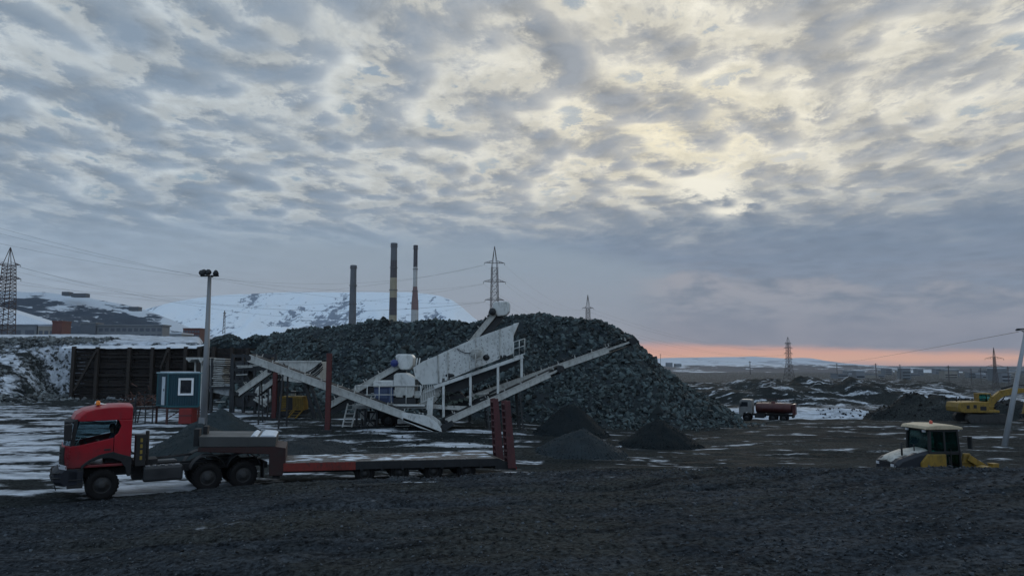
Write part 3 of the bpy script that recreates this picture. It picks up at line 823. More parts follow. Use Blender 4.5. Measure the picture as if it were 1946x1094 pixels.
# ================================================================== the red tractor unit
TA = math.atan2(-.516, -.857)
def tractor():
    x0, y0 = -15.72, 28.85
    root = thing('truck', 'red three-axle tractor unit with black chassis, coupled to the low trailer', 'truck', (x0, y0, gz(x0, y0) - .02), TA)
    hw = 1.235
    def plan(y):                                    # rounded front corners and a cab that narrows upward
        a = abs(y) / hw
        dx = .0 if a < .5 else .30 * ((a - .5) / .5) ** 2.2
        return dx
    def st(y, top=1.):
        d = plan(y)
        def fn(x, z, d=d): return (x - d * max(0, min(1, (x - .3) / .9)), z - (.10 * (abs(y) / hw) ** 4 if z > 3.0 else 0))
        return (y, fn)
    ys = [-hw, -1.15, -.95, -.6, 0, .6, .95, 1.15, hw]
    def taper(o_stations):
        return o_stations
    b = MB()
    # roof cap
    loft_y(b, [(-.90, 2.90), (-.90, 3.44), (-.55, 3.46), (-.1, 3.45), (.35, 3.40), (.75, 3.31), (1.0, 3.17), (1.09, 2.96), (1.05, 2.88)], [st(y * (.975 if abs(y) > 1.1 else 1)) for y in ys])
    # panel under the windscreen and the cab floor / back wall
    loft_y(b, [(1.18, 1.20), (1.30, 1.20), (1.35, 1.62), (1.34, 2.02), (1.22, 2.02)], [st(y) for y in ys])
    b.bb(-.90, -.84, -1.2, 1.2, 1.25, 2.9); b.bb(-.86, 1.2, -1.18, 1.18, 1.20, 1.30)
    quarter = [(-.9, 1.42), (-.9, 2.895), (-.43, 2.895), (-.53, 2.68), (-.44, 2.42), (-.32, 2.31), (-.32, 1.62), (-.62, 1.50)]
    for s in (-1, 1): b.xz(quarter, s * (hw - .05), s * hw)
    b.build('cab', RED, root, .025, 2)
    door = [(-.305, 1.60), (-.305, 2.255), (.77, 2.03), (1.02, 2.0), (1.10, 1.98), (1.12, 1.24), (.62, 1.22), (.45, 1.40), (.10, 1.56)]
    for s in (-1, 1):
        d = MB().xz(door, s * (hw - .05), s * (hw + .004)).build('door', RED, root, .015, 2)
        MB().bb(.0 - .22, .0, s * (hw + .004), s * (hw + .035), 1.80, 1.86).build('handle', BLK, d)
        # front corner skin between the door and the windscreen panel
        g = [(1.03, 1.98), (1.10, 2.88), (.98, 2.90), (.72, 2.88), (.72, 2.05)]
        w = MB().xz([(.97, 2.02), (.97, 2.88), (-.42, 2.87), (-.50, 2.68), (-.42, 2.44), (-.30, 2.30), (.72, 2.06)], s * (hw - .035), s * (hw - .025))
        w.build('side_window', GLASS, root)
        MB().prism([(1.10, 0, 2.0), (1.00, 0, 2.90), (.88, 0, 2.90), (.95, 0, 2.02)], (0, s * (hw - .06), 0), (0, s * (hw - .015), 0)).build('windscreen_pillar', BLK, root, .01)
        fl = MB().xz([(.70, 1.14), (.58, 1.28), (.38, 1.44), (.05, 1.53), (-.30, 1.50), (-.58, 1.36), (-.74, 1.12), (-.80, .82), (-.92, .82), (-.92, 1.52), (-.62, 1.62), (-.30, 1.74), (.12, 1.66), (.48, 1.48), (.72, 1.28)], s * (hw - .32), s * (hw + .035))
        fl.build('fender', DGR, root, .02)
        st_ = MB(); st_.bb(.62, 1.12, s * (hw - .28), s * (hw - .01), .50, 1.20); st_.bb(.66, 1.08, s * (hw - .02), s * (hw + .015), .78, .82); st_.bb(.66, 1.08, s * (hw - .02), s * (hw + .015), .55, .58)
        st_.build('steps', BLK, root, .015)
        mr = MB(); mr.bb(1.06, 1.30, s * (hw + .13), s * (hw + .36), 2.25, 2.82); mr.bar((1.08, s * hw, 2.80), (1.16, s * (hw + .2), 2.84), .05); mr.bar((1.08, s * hw, 2.25), (1.16, s * (hw + .2), 2.22), .05)
        m_ = mr.build('mirror', BLK, root, .03); MB().bb(1.05, 1.057, s * (hw + .155), s * (hw + .335), 2.30, 2.78).build('mirror_glass', CHROME, m_)
    ws = MB()
    loft_y(ws, [(1.315, 2.03), (1.065, 2.91), (1.050, 2.91), (1.30, 2.03)], [st(y * .985) for y in ys])
    ws.build('windscreen', GLASS, root)
    sv = MB(); loft_y(sv, [(1.08, 2.96), (1.30, 2.88), (1.31, 2.84), (1.07, 2.92)], [st(y * .95) for y in ys]); sv.build('sun_visor', DGR, root)
    gr = MB(); loft_y(gr, [(1.31, 1.20), (1.37, 1.22), (1.39, 1.60), (1.375, 1.95), (1.33, 1.97)], [st(y * .80) for y in ys])
    for k in range(6): gr.bb(1.365, 1.405, -.85, .85, 1.28 + k * .11, 1.32 + k * .11)
    gr.build('grille', BLK, root, .01)
    bp = MB(); loft_y(bp, [(1.05, .62), (1.50, .60), (1.62, .74), (1.62, 1.06), (1.48, 1.17), (1.05, 1.17)], [st(y) for y in ys]); bp.bb(.62, 1.1, -hw, hw, .70, 1.10)
    for k in (-1, 1): bp.bar((1.5, k * .8, .6), (1.45, k * .8, .42), .03)
    bp.build('bumper', mat('blue_black_bumper', (.013, .016, .024), .6, var=.3, spec=.25, dirt=(.028, .028, .028), dirt_amt=.4), root, .03)
    # guard bars in front of the bumper
    gb = MB()
    for z in (.88, 1.06): gb.path([Vector((1.36, -1.2, z)), Vector((1.62, -.95, z)), Vector((1.66, .0, z)), Vector((1.62, .95, z)), Vector((1.36, 1.2, z))], .03, 8)
    gb.build('guard_bar', BLK, root)
    for s in (-1, 1):
        hl = MB(); hl.prism([(1.26, s * .90, 1.19), (1.34, s * .72, 1.19), (1.37, s * .72, 1.36), (1.30, s * 1.02, 1.36), (1.12, s * 1.20, 1.32), (1.10, s * 1.20, 1.19)], (0.05, 0, -.03), (.055, 0, 0))
        hl.build('headlight', LAMP, root)
    bc = MB(); bc.tube((.25, .55, 3.36), (.25, .55, 3.44), .05, .05, 12); bb_ = bc.build('beacon', BLK, root)
    MB().lathe([(.075, 0), (.08, .08), (.06, .15), (.001, .17)], 14, Matrix.Translation((.25, .55, 3.44))).build('beacon_lens', AMBER, bb_)
    MB().tube((-.1, .2, 3.4), (.35, .25, 3.5), .03, .07, 12).build('air_horn', CHROME, root)
    # seats, dashboard and wheel
    for s in (-1, 1):
        it = MB(); it.bb(-.55, -.05, s * .62 - .25, s * .62 + .25, 1.30, 1.80); it.box((-.52, s * .62, 2.2), (.14, .48, .85), (0, -.12, 0)); it.box((-.58, s * .62, 2.7), (.10, .28, .22)); it.build('seat', mat('seat_fabric', (.02, .021, .024), .9), root, .02)
    MB().bb(.78, 1.16, -1.1, 1.1, 1.6, 1.98).build('dashboard', BLK, root, .02)
    sw = MB(); c = Vector((.56, .62, 2.02))
    for k in range(20):
        a, a2 = 2 * math.pi * k / 20, 2 * math.pi * (k + 1) / 20
        e = lambda t: c + Vector((math.sin(t) * .10, math.cos(t) * .22, math.sin(t) * .20))
        sw.tube(e(a), e(a2), .016, None, 6, False)
    sw.tube(c, c + Vector((.22, 0, -.3)), .03); sw.build('steering_wheel', BLK, root)
    # chassis
    ch = MB()
    for s in (-1, 1): ch.bb(-5.85, 1.1, s * .42 - .04, s * .42 + .04, .78, 1.05)
    for x in (-5.8, -4.3, -2.6, -1.3, .6): ch.bb(x - .06, x + .06, -.42, .42, .80, 1.0)
    ch.bb(-1.9, -1.05, -.5, .5, .55, 1.3); ch.tube((0, -.9, .52), (0, .9, .52), .08); ch.tube((-3.65, -.95, .55), (-3.65, .95, .55), .11); ch.tube((-5.0, -.95, .55), (-5.0, .95, .55), .11)
    ch.lathe([(.001, -.2), (.3, -.15), (.3, .15), (.001, .2)], 12, Matrix.Translation((-3.65, 0, .57))); ch.lathe([(.001, -.2), (.3, -.15), (.3, .15), (.001, .2)], 12, Matrix.Translation((-5.0, 0, .57)))
    ch.bb(-5.95, -5.8, -1.1, 1.1, .75, .98)
    ch.build('chassis', DGR, root)
    MB().lathe([(.001, 0), (.55, .0), (.58, .06), (.001, .07)], 24, Matrix.Translation((-4.3, 0, 1.16))).build('fifth_wheel', DGR, root)
    for s in (-1, 1):
        tk = MB(); tk.bb(-2.75, -1.35, s * .62, s * 1.18, .52, 1.10)
        tk.build('fuel_tank', mat('fuel_tank_steel', (.035, .038, .042), .45, metal=.3, var=.3), root, .09, 3)
    for k in range(6): pass
    for k in range(5): MB().box((-1.5 - k * .26, 1.06, 1.125), (.16, .12, .04)).build('tank_step', CHROME, root)
    st2 = MB(); st2.bb(-1.42, -1.06, .42, 1.0, 1.12, 2.30); st2.tube((-1.5, .5, 1.1), (-1.5, .5, 2.4), .07, None, 12)
    for k in range(4): st2.bb(-1.44, -1.40, .45, .97, 1.3 + .24 * k, 1.36 + .24 * k)
    a_ = st2.build('air_filter', BLK, root, .03)
    for k in range(4): MB().bb(-1.30, -1.22, 1.0, 1.012, 1.36 + .22 * k, 1.50 + .22 * k).build('hazard_mark', mat('dull_yellow', (.22, .16, .03), .6, var=.3), a_)
    ho = MB()
    for q in (-.25, -.1, .1): 
        pts = [Vector((-.92, q, 1.9)), Vector((-1.0, q, 1.55)), Vector((-1.7, q * 1.5, 1.25)), Vector((-3.2, q, 1.35))]
        ho.path(pts, .022, 6)
    ho.build('air_hose', BLK, root)
    for x in (-3.65, -5.0):
        for s in (-1, 1):
            f = MB(); n = 10; pts = []
            for k in range(n + 1):
                a = math.pi * (.10 + .80 * k / n); pts.append((x + math.cos(a) * .68, .55 + math.sin(a) * .70 + .14))
            for p, q in zip(pts[:-1], pts[1:]): f.prism([(p[0], 0, p[1]), (q[0], 0, q[1]), (q[0], 0, q[1] + .03), (p[0], 0, p[1] + .03)], (0, s * .62, 0), (0, s * 1.24, 0))
            f.build('fender', DGR, root)
    for s in (-1, 1): MB().bb(-5.80, -5.77, s * .64, s * 1.22, .35, 1.0).build('mudflap', BLK, root)
    for s in (-1, 1): MB().bb(-5.96, -5.9, s * .75 - .15, s * .75 + .15, .8, .93).build('tail_light', mat('red_lens', (.35, .01, .012), .25), root)
    wheel(root, 0, 1.06, .55, .32, 1); wheel(root, 0, -1.06, .55, .32, -1)
    for x in (-3.65, -5.0):
        wheel(root, x, 1.08, .54, .29, 1, True); wheel(root, x, -1.08, .54, .29, -1, True)
    # faded letters on the rear of the door: unreadable in the photograph, only a pale smudge
    p = root.matrix_basis
    d = Matrix.Translation(root.location) @ Matrix.Rotation(TA, 4, 'Z')
    seated_person('person', 'driver in dark jacket sitting at the wheel of the red truck', tuple(d @ Vector((-.30, .62, 1.82))), TA)
    sh = MB().bb(0, .012, -.11, .11, 0, .30).build('snow_view_sheet', mat('snow_view_white', (.8, .8, .78), .7, var=.05))  # white sheet added for the snow seen through the far window
    sh.location = d @ Vector((.90, .72, 1.99)); sh.rotation_euler = (0, -.5, TA); tag(sh, 'white sheet standing in for snow seen through the far window of the red truck', 'pale sheet')
    return root
tractor()

# ================================================================== low trailer
TRA = math.atan2(-.262, -.965)
def trailer():
    x0, y0 = -9.66, 31.87
    root = thing('trailer', 'long low-loader trailer with planked snowy deck and raised gooseneck behind the red truck', 'trailer', (x0, y0, gz(x0, y0) + .05), TRA)
    root.rotation_euler = (0, -.012, TRA)
    L = 8.9; hw = 1.32; zd = .92
    dk = MB()
    for k in range(12):
        y = -hw + .04 + (k + .5) * (2 * hw - .08) / 12
        dk.bb(-L, 0, y - .10, y + .10, zd - .045, zd + .004 * (k % 3))
    dk.build('deck', WOODDECK, root)
    sn = MB(); rnd = random.Random(5)
    for k in range(34):
        cx, cy = -L * rnd.random(), rnd.uniform(-hw + .2, hw - .25); r = rnd.uniform(.08, .34); n = 9
        pts = [(cx + math.cos(2 * math.pi * q / n) * r * rnd.uniform(1.0, 2.2), cy + math.sin(2 * math.pi * q / n) * r * rnd.uniform(.3, .6), zd + .008) for q in range(n)]
        pts = [(max(-L, min(0, x)), max(-hw, min(hw, y)), z) for x, y, z in pts]
        o = len(sn.v); sn.add(pts + [(cx, cy, zd + .045)], [(q, (q + 1) % n, n) for q in range(n)], True)
    s_ = sn.build('snow', SNOWM, root); tag(s_, kind='stuff')
    fr = MB()
    for s in (-1, 1): fr.bb(-L, 0, s * .55 - .07, s * .55 + .07, .42, zd - .05)
    for k in range(9): fr.bb(-L + k * 1.1, -L + k * 1.1 + .08, -hw + .05, hw - .05, .66, zd - .05)
    fr.build('frame', DGR, root)
    for s in (-1, 1):
        MB().bb(-2.9, -.02, s * (hw - .09), s * (hw + .01), .58, zd - .01).build('side_beam', RUSTRED, root, .012)
        rb = MB().bb(-L, -2.91, s * (hw - .09), s * hw, .60, zd - .012)  # rear run of the side beam, in a darker colour
        for k in range(7): rb.bb(-3.2 - k * .85, -3.1 - k * .85, s * (hw - .02), s * (hw + .03), .55, zd - .08)
        rb.build('side_rail', DGR, root)
    gn = MB()
    gn.xz([(.0, .42), (.52, .42), (.56, 1.28), (3.25, 1.42), (3.25, 1.60), (.30, 1.58), (-.08, 1.52), (-.10, .95)], -hw + .05, hw - .02)
    gn.build('gooseneck', mat('dark_red_brown_steel', (.026, .008, .008), .6, var=.35, dirt=(.018, .016, .016), dirt_amt=.5), root, .02)
    bx = MB(); bx.xz([(.32, 1.585), (3.20, 1.605), (3.24, 2.02), (.30, 1.97)], -hw + .02, hw); b_ = bx.build('neck_platform', GREYP, root, .02)
    tp = MB()
    rnd = random.Random(9)
    for a0, a1 in ((.32, .95), (1.05, 1.30)): tp.xz([(a0, 1.968 + .017 * a0), (a1, 1.968 + .017 * a1), (a1 - .1, 2.03 + .017 * a1), (a0 + .1, 2.02 + .017 * a0)], -hw + .15, hw - .03)
    q_ = tp.build('snow', SNOWM, b_); tag(q_, kind='stuff')
    nb = MB(); nb.bb(3.05, 3.22, -.3, .3, 2.0, 2.34); nb.bb(3.245, 3.46, .55, 1.1, 1.62, 2.30); nb.build('winch_box', DGR, root, .02)
    for s in (-1, 1): MB().bb(.10, .40, s * 1.0 - .12, s * 1.0 + .12, .28, .5).build('landing_leg', DGR, root)
    for x in (-3.3, -4.75, -6.2, -7.65):
        wheel(root, x, 1.02, .41, .30, 1, False); wheel(root, x, -1.02, .41, .30, -1, False)
    for x in (-3.3, -4.75, -6.2, -7.65): MB().tube((x, -.9, .41), (x, .9, .41), .07).build('axle', DGR, root)
    tb = MB(); tb.xz([(-L, .45), (-L, zd), (-L - .15, zd), (-L - .95, .55), (-L - .95, .40)], -hw + .05, hw - .05); tb.build('beaver_tail', DGR, root)
    for k in range(3): pass
    for s in (-1, 1):
        r = MB(); xb = -L - .72
        poly = [(xb - .20, .50), (xb + .16, .50), (xb + .36, 3.38), (xb + .12, 3.42)]
        y0_, y1_ = s * .78, s * 1.36
        for y in (y0_, y1_): r.xz(poly, y - .035, y + .035)
        for k in range(10):
            t = (k + .5) / 10; za = .5 + t * 2.9; xa = xb + .15 + t * .20
            r.bar((xa - .03, y0_, za), (xa - .03, y1_, za), .10, .06)
        r.prism([(xb - .19, 0, .52), (xb - .15, 0, .52), (xb + .16, 0, 3.40), (xb + .125, 0, 3.40)], (0, y0_, 0), (0, y1_, 0))
        r.build('loading_ramp', MAROON, root)
    for s in (-1, 1): MB().bb(-L - 1.0, -L - .95, s * 1.0 - .16, s * 1.0 + .16, .40, .52).build('tail_light', mat('red_lens', (.35, .01, .012), .25), root)
trailer()
# ================================================================== crushing and screening plant
WHT = mat('white_plant_paint', (.55, .57, .56), .5, var=.12, scale=.9, dirt=(.17, .168, .155), dirt_amt=.42, bump=.15, bscale=8)
WHT2 = mat('dusty_white_steel', (.44, .45, .43), .6, var=.15, scale=1.4, dirt=(.17, .165, .15), dirt_amt=.52)
BELT = mat('rubber_belt', (.014, .015, .016), .8, var=.3)
BLUE = mat('blue_motor_paint', (.015, .03, .16), .45, var=.2)
DBLUE = mat('dark_blue_cover', (.018, .032, .085), .5, var=.2)
PDARK = mat('oily_dark_steel', (.020, .023, .027), .65, var=.4, dirt=(.06, .058, .055), dirt_amt=.3)
YEL = mat('yellow_machine_paint', (.24, .15, .022), .55, var=.25, dirt=(.06, .05, .03), dirt_amt=.5)
REDPOST = mat('red_brown_post', (.085, .020, .020), .65, var=.3, dirt=(.05, .02, .02), dirt_amt=.45)
def wb(mb, name, m, root, bevel=0., kind=None, label=None):
    """build from world coordinates and hang under root"""
    o = mb.build(name, m, None, bevel)
    if root.type == 'EMPTY': L = root.location
    else: L = root['_loc'] if '_loc' in root else (0, 0, 0)
    # shift the mesh so its own origin sits at the thing's base
    L = Vector(L); o.data.transform(Matrix.Translation(-L)); o.parent = root
    if kind: o['kind'] = kind
    if label: o['label'] = label
    return o
def subpart(mb, name, m, part, bevel=0.):
    root = part.parent; o = mb.build(name, m, None, bevel); o.data.transform(Matrix.Translation(-Vector(root.location))); o.parent = part
    return o
def side_poly(mb, pix, Y, y0, y1):
    """outline given in photograph points at depth Y, made solid between depths Y+y0 and Y+y1"""
    pts = [W(px, py, Y) for px, py in pix]
    mb.prism(pts, (0, y0, 0), (0, y1, 0)); return mb
def railing(mb, pts, h=1.05, r=.028, mid=True, every=1.2):
    for a, b in zip(pts[:-1], pts[1:]):
        a = Vector(a); b = Vector(b); n = max(1, int((b - a).length / every + .5)); up = Vector((0, 0, h))
        mb.tube(a + up, b + up, r, None, 6)
        if mid: mb.tube(a + up * .52, b + up * .52, r * .8, None, 6)
        for k in range(n + 1): p = a.lerp(b, k / n); mb.tube(p, p + up, r, None, 6)
def ladder(mb, p, q, w, across=(1, 0, 0), step=.3, r=.03):
    p = Vector(p); q = Vector(q); a = Vector(across) * (w / 2); n = max(2, int((q - p).length / step))
    for s in (-1, 1): mb.bar(p + a * s, q + a * s, r * 2, r * 2)
    for k in range(n): c = p.lerp(q, (k + .5) / n); mb.bar(c - a, c + a, .16, .035, (0, 0, 1))
def conveyor(name, label, tail, head, width=1.0, depth=.42, group='belt conveyors of the plant', legs=(), stringer=WHT2, root=None, belt_top=True, brackets=True, base_loc=None, head_ext=.0, belly=0., load=False):
    tail = Vector(tail); head = Vector(head); d = (head - tail); L = d.length; d.normalize()
    s = d.cross(Vector((0, 0, 1))).normalized(); u = s.cross(d).normalized()
    if root is None:
        root = thing(name, label, 'conveyor', base_loc or (tail.x, tail.y, gz(tail.x, tail.y)), 0, group)
    f = MB(); fh = head - d * head_ext
    for k in (-1, 1):
        o = s * (k * (width / 2 + .04))
        f.bar(tail + o, fh + o, .07, depth, u); f.bar(tail + o + u * depth / 2, fh + o + u * depth / 2, .16, .05, u); f.bar(tail + o - u * depth / 2, fh + o - u * depth / 2, .16, .05, u)
        if head_ext: f.bar(fh + o * .8, head + o * .8, .06, .16, u)
    n = int(L / 1.2)
    for k in range(n + 1):
        c = tail.lerp(fh, k / max(n, 1)); f.bar(c - s * width / 2 - u * depth * .3, c + s * width / 2 - u * depth * .3, .07, .07, u)
    wb(f, 'frame', stringer, root)
    b = MB(); b.bar(tail + u * (depth / 2 + .05), head + u * (depth / 2 + .05), width * .86, .035, u); b.bar(tail - u * (depth / 2 + .06), head - u * (depth / 2 + .06), width * .86, .03, u)
    for e in (tail, head): b.tube(e - s * width * .43, e + s * width * .43, depth / 2 + .07, None, 14)
    wb(b, 'belt', BELT, root)
    if belly:
        q = MB(); q.bar(tail - u * (depth / 2 + .1 + belly / 2), head - u * (depth / 2 + .1 + belly / 2), width * .8, belly, u); wb(q, 'belly_pan', PDARK, root)
    if brackets:
        n = int(L / 1.35)
        for k in range(n):
            r = MB()
            c = tail.lerp(head, (k + .6) / n) + u * (depth / 2)
            for q in (-1, 1): r.bar(c + s * (q * (width / 2 + .06)), c + s * (q * (width / 2 + .06)) + u * .26, .07, .05, d)
            r.tube(c - s * (width / 2 + .06) + u * .03, c + s * (width / 2 + .06) + u * .03, .05, None, 8)
            wb(r, 'idler_roller', stringer, root)
    dr = MB(); dr.tube(head - s * (width / 2 + .12), head + s * (width / 2 + .12), depth * (.42 if not head_ext else .68), None, 14)
    for q in (-1, 1): dr.box(head + s * q * (width / 2 + .12), (.34, .1, .3))
    wb(dr, 'head_drum', PDARK, root)
    dr = MB(); dr.tube(tail - s * (width / 2 + .12), tail + s * (width / 2 + .12), depth * .3, None, 12); wb(dr, 'tail_drum', PDARK, root)
    for t, spread in legs:
        g = MB(); c = tail.lerp(head, t) - u * depth / 2
        for k in (-1, 1):
            p = c + s * (k * width / 2); foot = Vector((p.x + spread, p.y + s.y * k * .4, gz(p.x, p.y) - .05)); g.bar(p, foot, .11, .11, d)
            g.box(foot + Vector((0, 0, .05)), (.35, .35, .06))
        for z_ in (.35, .75):
            a = c + s * width / 2; bq = c - s * width / 2; zz = gz(c.x, c.y) + (c.z - gz(c.x, c.y)) * z_
            g.bar((a.x, a.y, zz), (bq.x, bq.y, zz), .07, .07)
        wb(g, 'leg', PDARK, root)
    if load:
        l = MB(); rnd = random.Random(3)
        n = int(L / .25)
        for k in range(n):
            c = tail.lerp(head, k / n) + u * (depth / 2 + .08)
            l.box(c + s * rnd.uniform(-.15, .15), (rnd.uniform(.2, .4), rnd.uniform(.3, .5), rnd.uniform(.06, .14)), (rnd.random(), rnd.random(), rnd.random()))
        o = wb(l, 'load', PILE_BASE, root, 0, 'stuff')
    return root

def screening_plant():
    Y = 60.
    c = W(830, 818, Y); root = thing('screening_plant', 'big white mobile screening plant with sloping studded screen box in front of the rock heap', 'crushing plant', (c.x, Y + .3, gz(c.x, Y)))
    g0 = gz(c.x, Y)
    # the screen box: two long cheeks with a deck between them
    sb = MB()
    main = [(836, 674), (881, 653.5), (930, 634), (986, 614.5), (976, 637), (975.5, 672), (838, 727)]
    for y0 in (-1.35, 1.15): side_poly(sb, main, Y, y0, y0 + .10)
    side_poly(sb, [(845, 700), (968, 648), (968, 652), (845, 705)], Y, -1.2, 1.1)
    side_poly(sb, [(838, 722), (975, 668), (975, 672), (838, 727)], Y, -1.2, 1.1)
    side_poly(sb, [(976, 616), (986, 614.5), (976, 637), (975, 672), (972, 672), (973, 630)], Y, -1.25, 1.15)
    s_ = wb(sb, 'screen_box', WHT, root, .02)
    rv = MB()
    rnd = random.Random(2)
    for k in range(13):
        for (r0, r1) in ((.12, .9),):
            px = 843 + k * 10.3; top = np.interp(px, [836, 881, 930, 986], [674, 653.5, 634, 614.5]); bot = np.interp(px, [838, 975], [727, 672])
            for t in np.linspace(.10, .92, 7):
                p = W(px + rnd.uniform(-1.5, 1.5), top + (bot - top) * t, Y - 1.36); rv.box(p, (.055, .03, .055))
    subpart(rv, 'bolt', PDARK, s_)
    st = MB()
    for px in (836, 853.5, 905, 950):
        top = np.interp(px, [836, 881, 930, 986], [674, 653.5, 634, 614.5]); bot = np.interp(px, [838, 975], [727, 672])
        side_poly(st, [(px - .8, top), (px + .8, top), (px + .8, bot), (px - .8, bot)], Y, -1.42, -1.352)
    subpart(st, 'stiffener', WHT2, s_)
    gp = MB(); side_poly(gp, [(834.5, 675), (837.8, 673.5), (838.5, 727), (836, 728)], Y, -1.3, 1.1); wb(gp, 'gap_seal', BELT, root)
    pr = MB()
    for px, py, rx, rz in ((924, 679, .26, .24), (951, 678, .15, .14), (959.5, 677.5, .15, .14), (855, 713, .36, .15)):
        p = W(px, py, Y - 1.36); Mx = Matrix.Translation(p) @ Matrix.Rotation(math.pi / 2, 4, 'X') @ Matrix.Diagonal((rx, rz, 1, 1))
        pr.lathe([(.001, .04), (1, .04), (1, 0), (.001, 0)], 18, Mx)
    subpart(pr, 'drive_port', PDARK, s_)
    # rear feed section
    fd = MB()
    for y0 in (-1.25, 1.05): side_poly(fd, [(789, 698), (808, 686), (834, 675.5), (836, 728), (806, 730), (793, 716)], Y, y0, y0 + .09)
    side_poly(fd, [(793, 716), (806, 730), (836, 728), (836, 725), (807, 727), (795, 714)], Y, -1.2, 1.1)
    wb(fd, 'feed_box', WHT, root, .015)
    # sub-frame under the box, with springs
    sf = MB()
    for y in (-1.5, 1.3): sf.bar(W(829, 734, Y) + Vector((0, y, 0)), W(994, 677, Y) + Vector((0, y, 0)), .16, .26)
    for t in (.02, .3, .6, .97):
        a = W(829, 734, Y).lerp(W(994, 677, Y), t); sf.bar(a + Vector((0, -1.5, 0)), a + Vector((0, 1.3, 0)), .16, .2)
    wb(sf, 'sub_frame', WHT, root, .01)
    sp = MB()
    for t in (.10, .16, .78, .84):
        a = W(829, 731, Y).lerp(W(994, 674, Y), t)
        for y in (-1.3, 1.1):
            for k in range(5): sp.tube(a + Vector((0, y, k * .07)), a + Vector((0, y, k * .07 + .04)), .12, None, 10)
    wb(sp, 'spring', PDARK, root)
    # posts
    for px, p0, p1 in ((896, 708, 770), (947, 690, 748), (991, 680, 716), (846, 726, 796)):
        for y in (-1.45, 1.25):
            pm = MB(); pm.bar(W(px, p0, Y) + Vector((0, y, 0)), W(px, p1, Y) + Vector((0, y, 0)), .19, .19); wb(pm, 'post', WHT, root, .01)
    # end platform with railing, and the small inspection platform on the cheek
    ep = MB(); a = W(976, 677, Y); b = W(997, 672, Y)
    ep.bar(a + Vector((0, -.2, -.05)), b + Vector((0, -.2, 0)), 2.6, .06)
    railing(ep, [a + Vector((0, -1.5, 0)), b + Vector((0, -1.5, .05)), b + Vector((0, 1.2, .05))], 1.12, .035, True, .55)
    wb(ep, 'end_platform', WHT, root)
    ip = MB(); a = W(895, 701, Y) + Vector((0, -1.9, 0)); b = W(918, 692, Y) + Vector((0, -1.9, 0))
    ip.bar(a, b, .8, .05); railing(ip, [a + Vector((0, -.38, 0)), b + Vector((0, -.38, 0))], 1.05, .03, True, .45); ip.bar(a + Vector((0, -.38, 1.3)), b + Vector((0, -.38, 1.35)), .04)
    wb(ip, 'inspection_platform', WHT2, root)
    mg = MB(); p = W(905, 672, Y - 1.6)
    mg.lathe([(.001, -.2), (.42, -.2), (.42, .2), (.001, .2)], 18, Matrix.Translation(p) @ Matrix.Rotation(math.pi / 2, 4, 'X'))
    for k in range(5): mg.bar(p + Vector((-.40, -.22, -.3 + .15 * k)), p + Vector((.40, -.22, -.3 + .15 * k)), .03)
    wb(mg, 'belt_guard', WHT2, root)
    # main chassis
    ch = MB()
    for y in (-1.2, 1.0): ch.bar(W(676, 770, Y) + Vector((0, y, 0)), W(826, 770, Y) + Vector((0, y, 0)), .2, .34); ch.bar(W(826, 770, Y) + Vector((0, y, 0)), W(905, 775, Y) + Vector((0, y, 0)), .2, .34)
    for px in (690, 730, 770, 810, 860, 900): ch.bar(W(px, 771, Y) + Vector((0, -1.2, 0)), W(px, 771, Y) + Vector((0, 1, 0)), .16, .2)
    wb(ch, 'chassis', WHT2, root, .01)
    for px in (684, 700, 722, 765, 810, 846):
        for y in (-1.2, 1.0):
            p = W(px, 772, Y) + Vector((0, y, 0)); ld = MB(); ld.bar(p, (p.x, p.y, g0 - .05), .15, .15); ld.box((p.x, p.y, g0 + .05), (.5, .5, .1)); wb(ld, 'support_leg', PDARK, root)
    for y in (-1.2, 1.0):
        ld = MB(); ld.bar(W(684, 774, Y) + Vector((0, y, 0)), W(722, 812, Y) + Vector((0, y, 0)), .08); ld.bar(W(722, 774, Y) + Vector((0, y, 0)), W(700, 812, Y) + Vector((0, y, 0)), .08)
        wb(ld, 'cross_brace', PDARK, root)
    un = MB(); p = W(748, 786, Y)
    un.box(p + Vector((0, 0, .1)), (2.6, 1.7, .8)); p = W(790, 792, Y); un.box(p, (1.9, 1.7, .9)); un.box(W(775, 812, Y - .9), (1.4, .7, .35)); un.box(W(708, 794, Y + .5), (.9, .8, 1.1))
    wb(un, 'hydraulic_unit', PDARK, root, .04)
    for (px, py, dy), sz in (((692, 788, .2), (.55, .5, .55)), ((710, 790, .2), (.5, .5, .5)), ((767, 800, -1.3), (.9, .5, .35)), ((765, 812, -1.3), (1.1, .5, .3)), ((705, 806, 0), (.6, .5, .4))):
        wt = MB().box(W(px, py, Y + dy), sz); wb(wt, 'toolbox', WHT2, root, .03)
    uh = MB(); side_poly(uh, [(842, 733), (988, 684), (980, 694), (950, 708), (905, 728), (868, 744), (848, 752)], Y, -.95, .85); wb(uh, 'under_hopper', PDARK, root, .02)
    uh2 = MB(); side_poly(uh2, [(846, 752), (872, 743), (905, 768), (860, 790), (846, 790)], Y, -.6, .8); wb(uh2, 'drive_frame', PDARK, root, .03)
    for px in (742, 766):
        for y, o in ((-1.0, -1), (.8, 1)):
            p = W(px, 800, Y)
            w = wheel(root, p.x - root.location.x, y + Y - root.location.y, .52, .32, o)
    # platform with railing
    pf = MB(); pf.bar(W(683, 769, Y) + Vector((0, -.3, .05)), W(812, 769, Y) + Vector((0, -.3, .05)), 3.0, .08)
    z = Vector((0, -1.78, .09)); railing(pf, [W(683, 768, Y) + z, W(750, 768, Y) + z, W(805, 768, Y) + z], 1.45, .035, True, .95)
    z2 = Vector((0, 1.15, .09)); railing(pf, [W(683, 768, Y) + z, W(683, 768, Y) + z2, W(760, 768, Y) + z2], 1.45, .03, True, 1.2)
    wb(pf, 'platform', WHT, root)
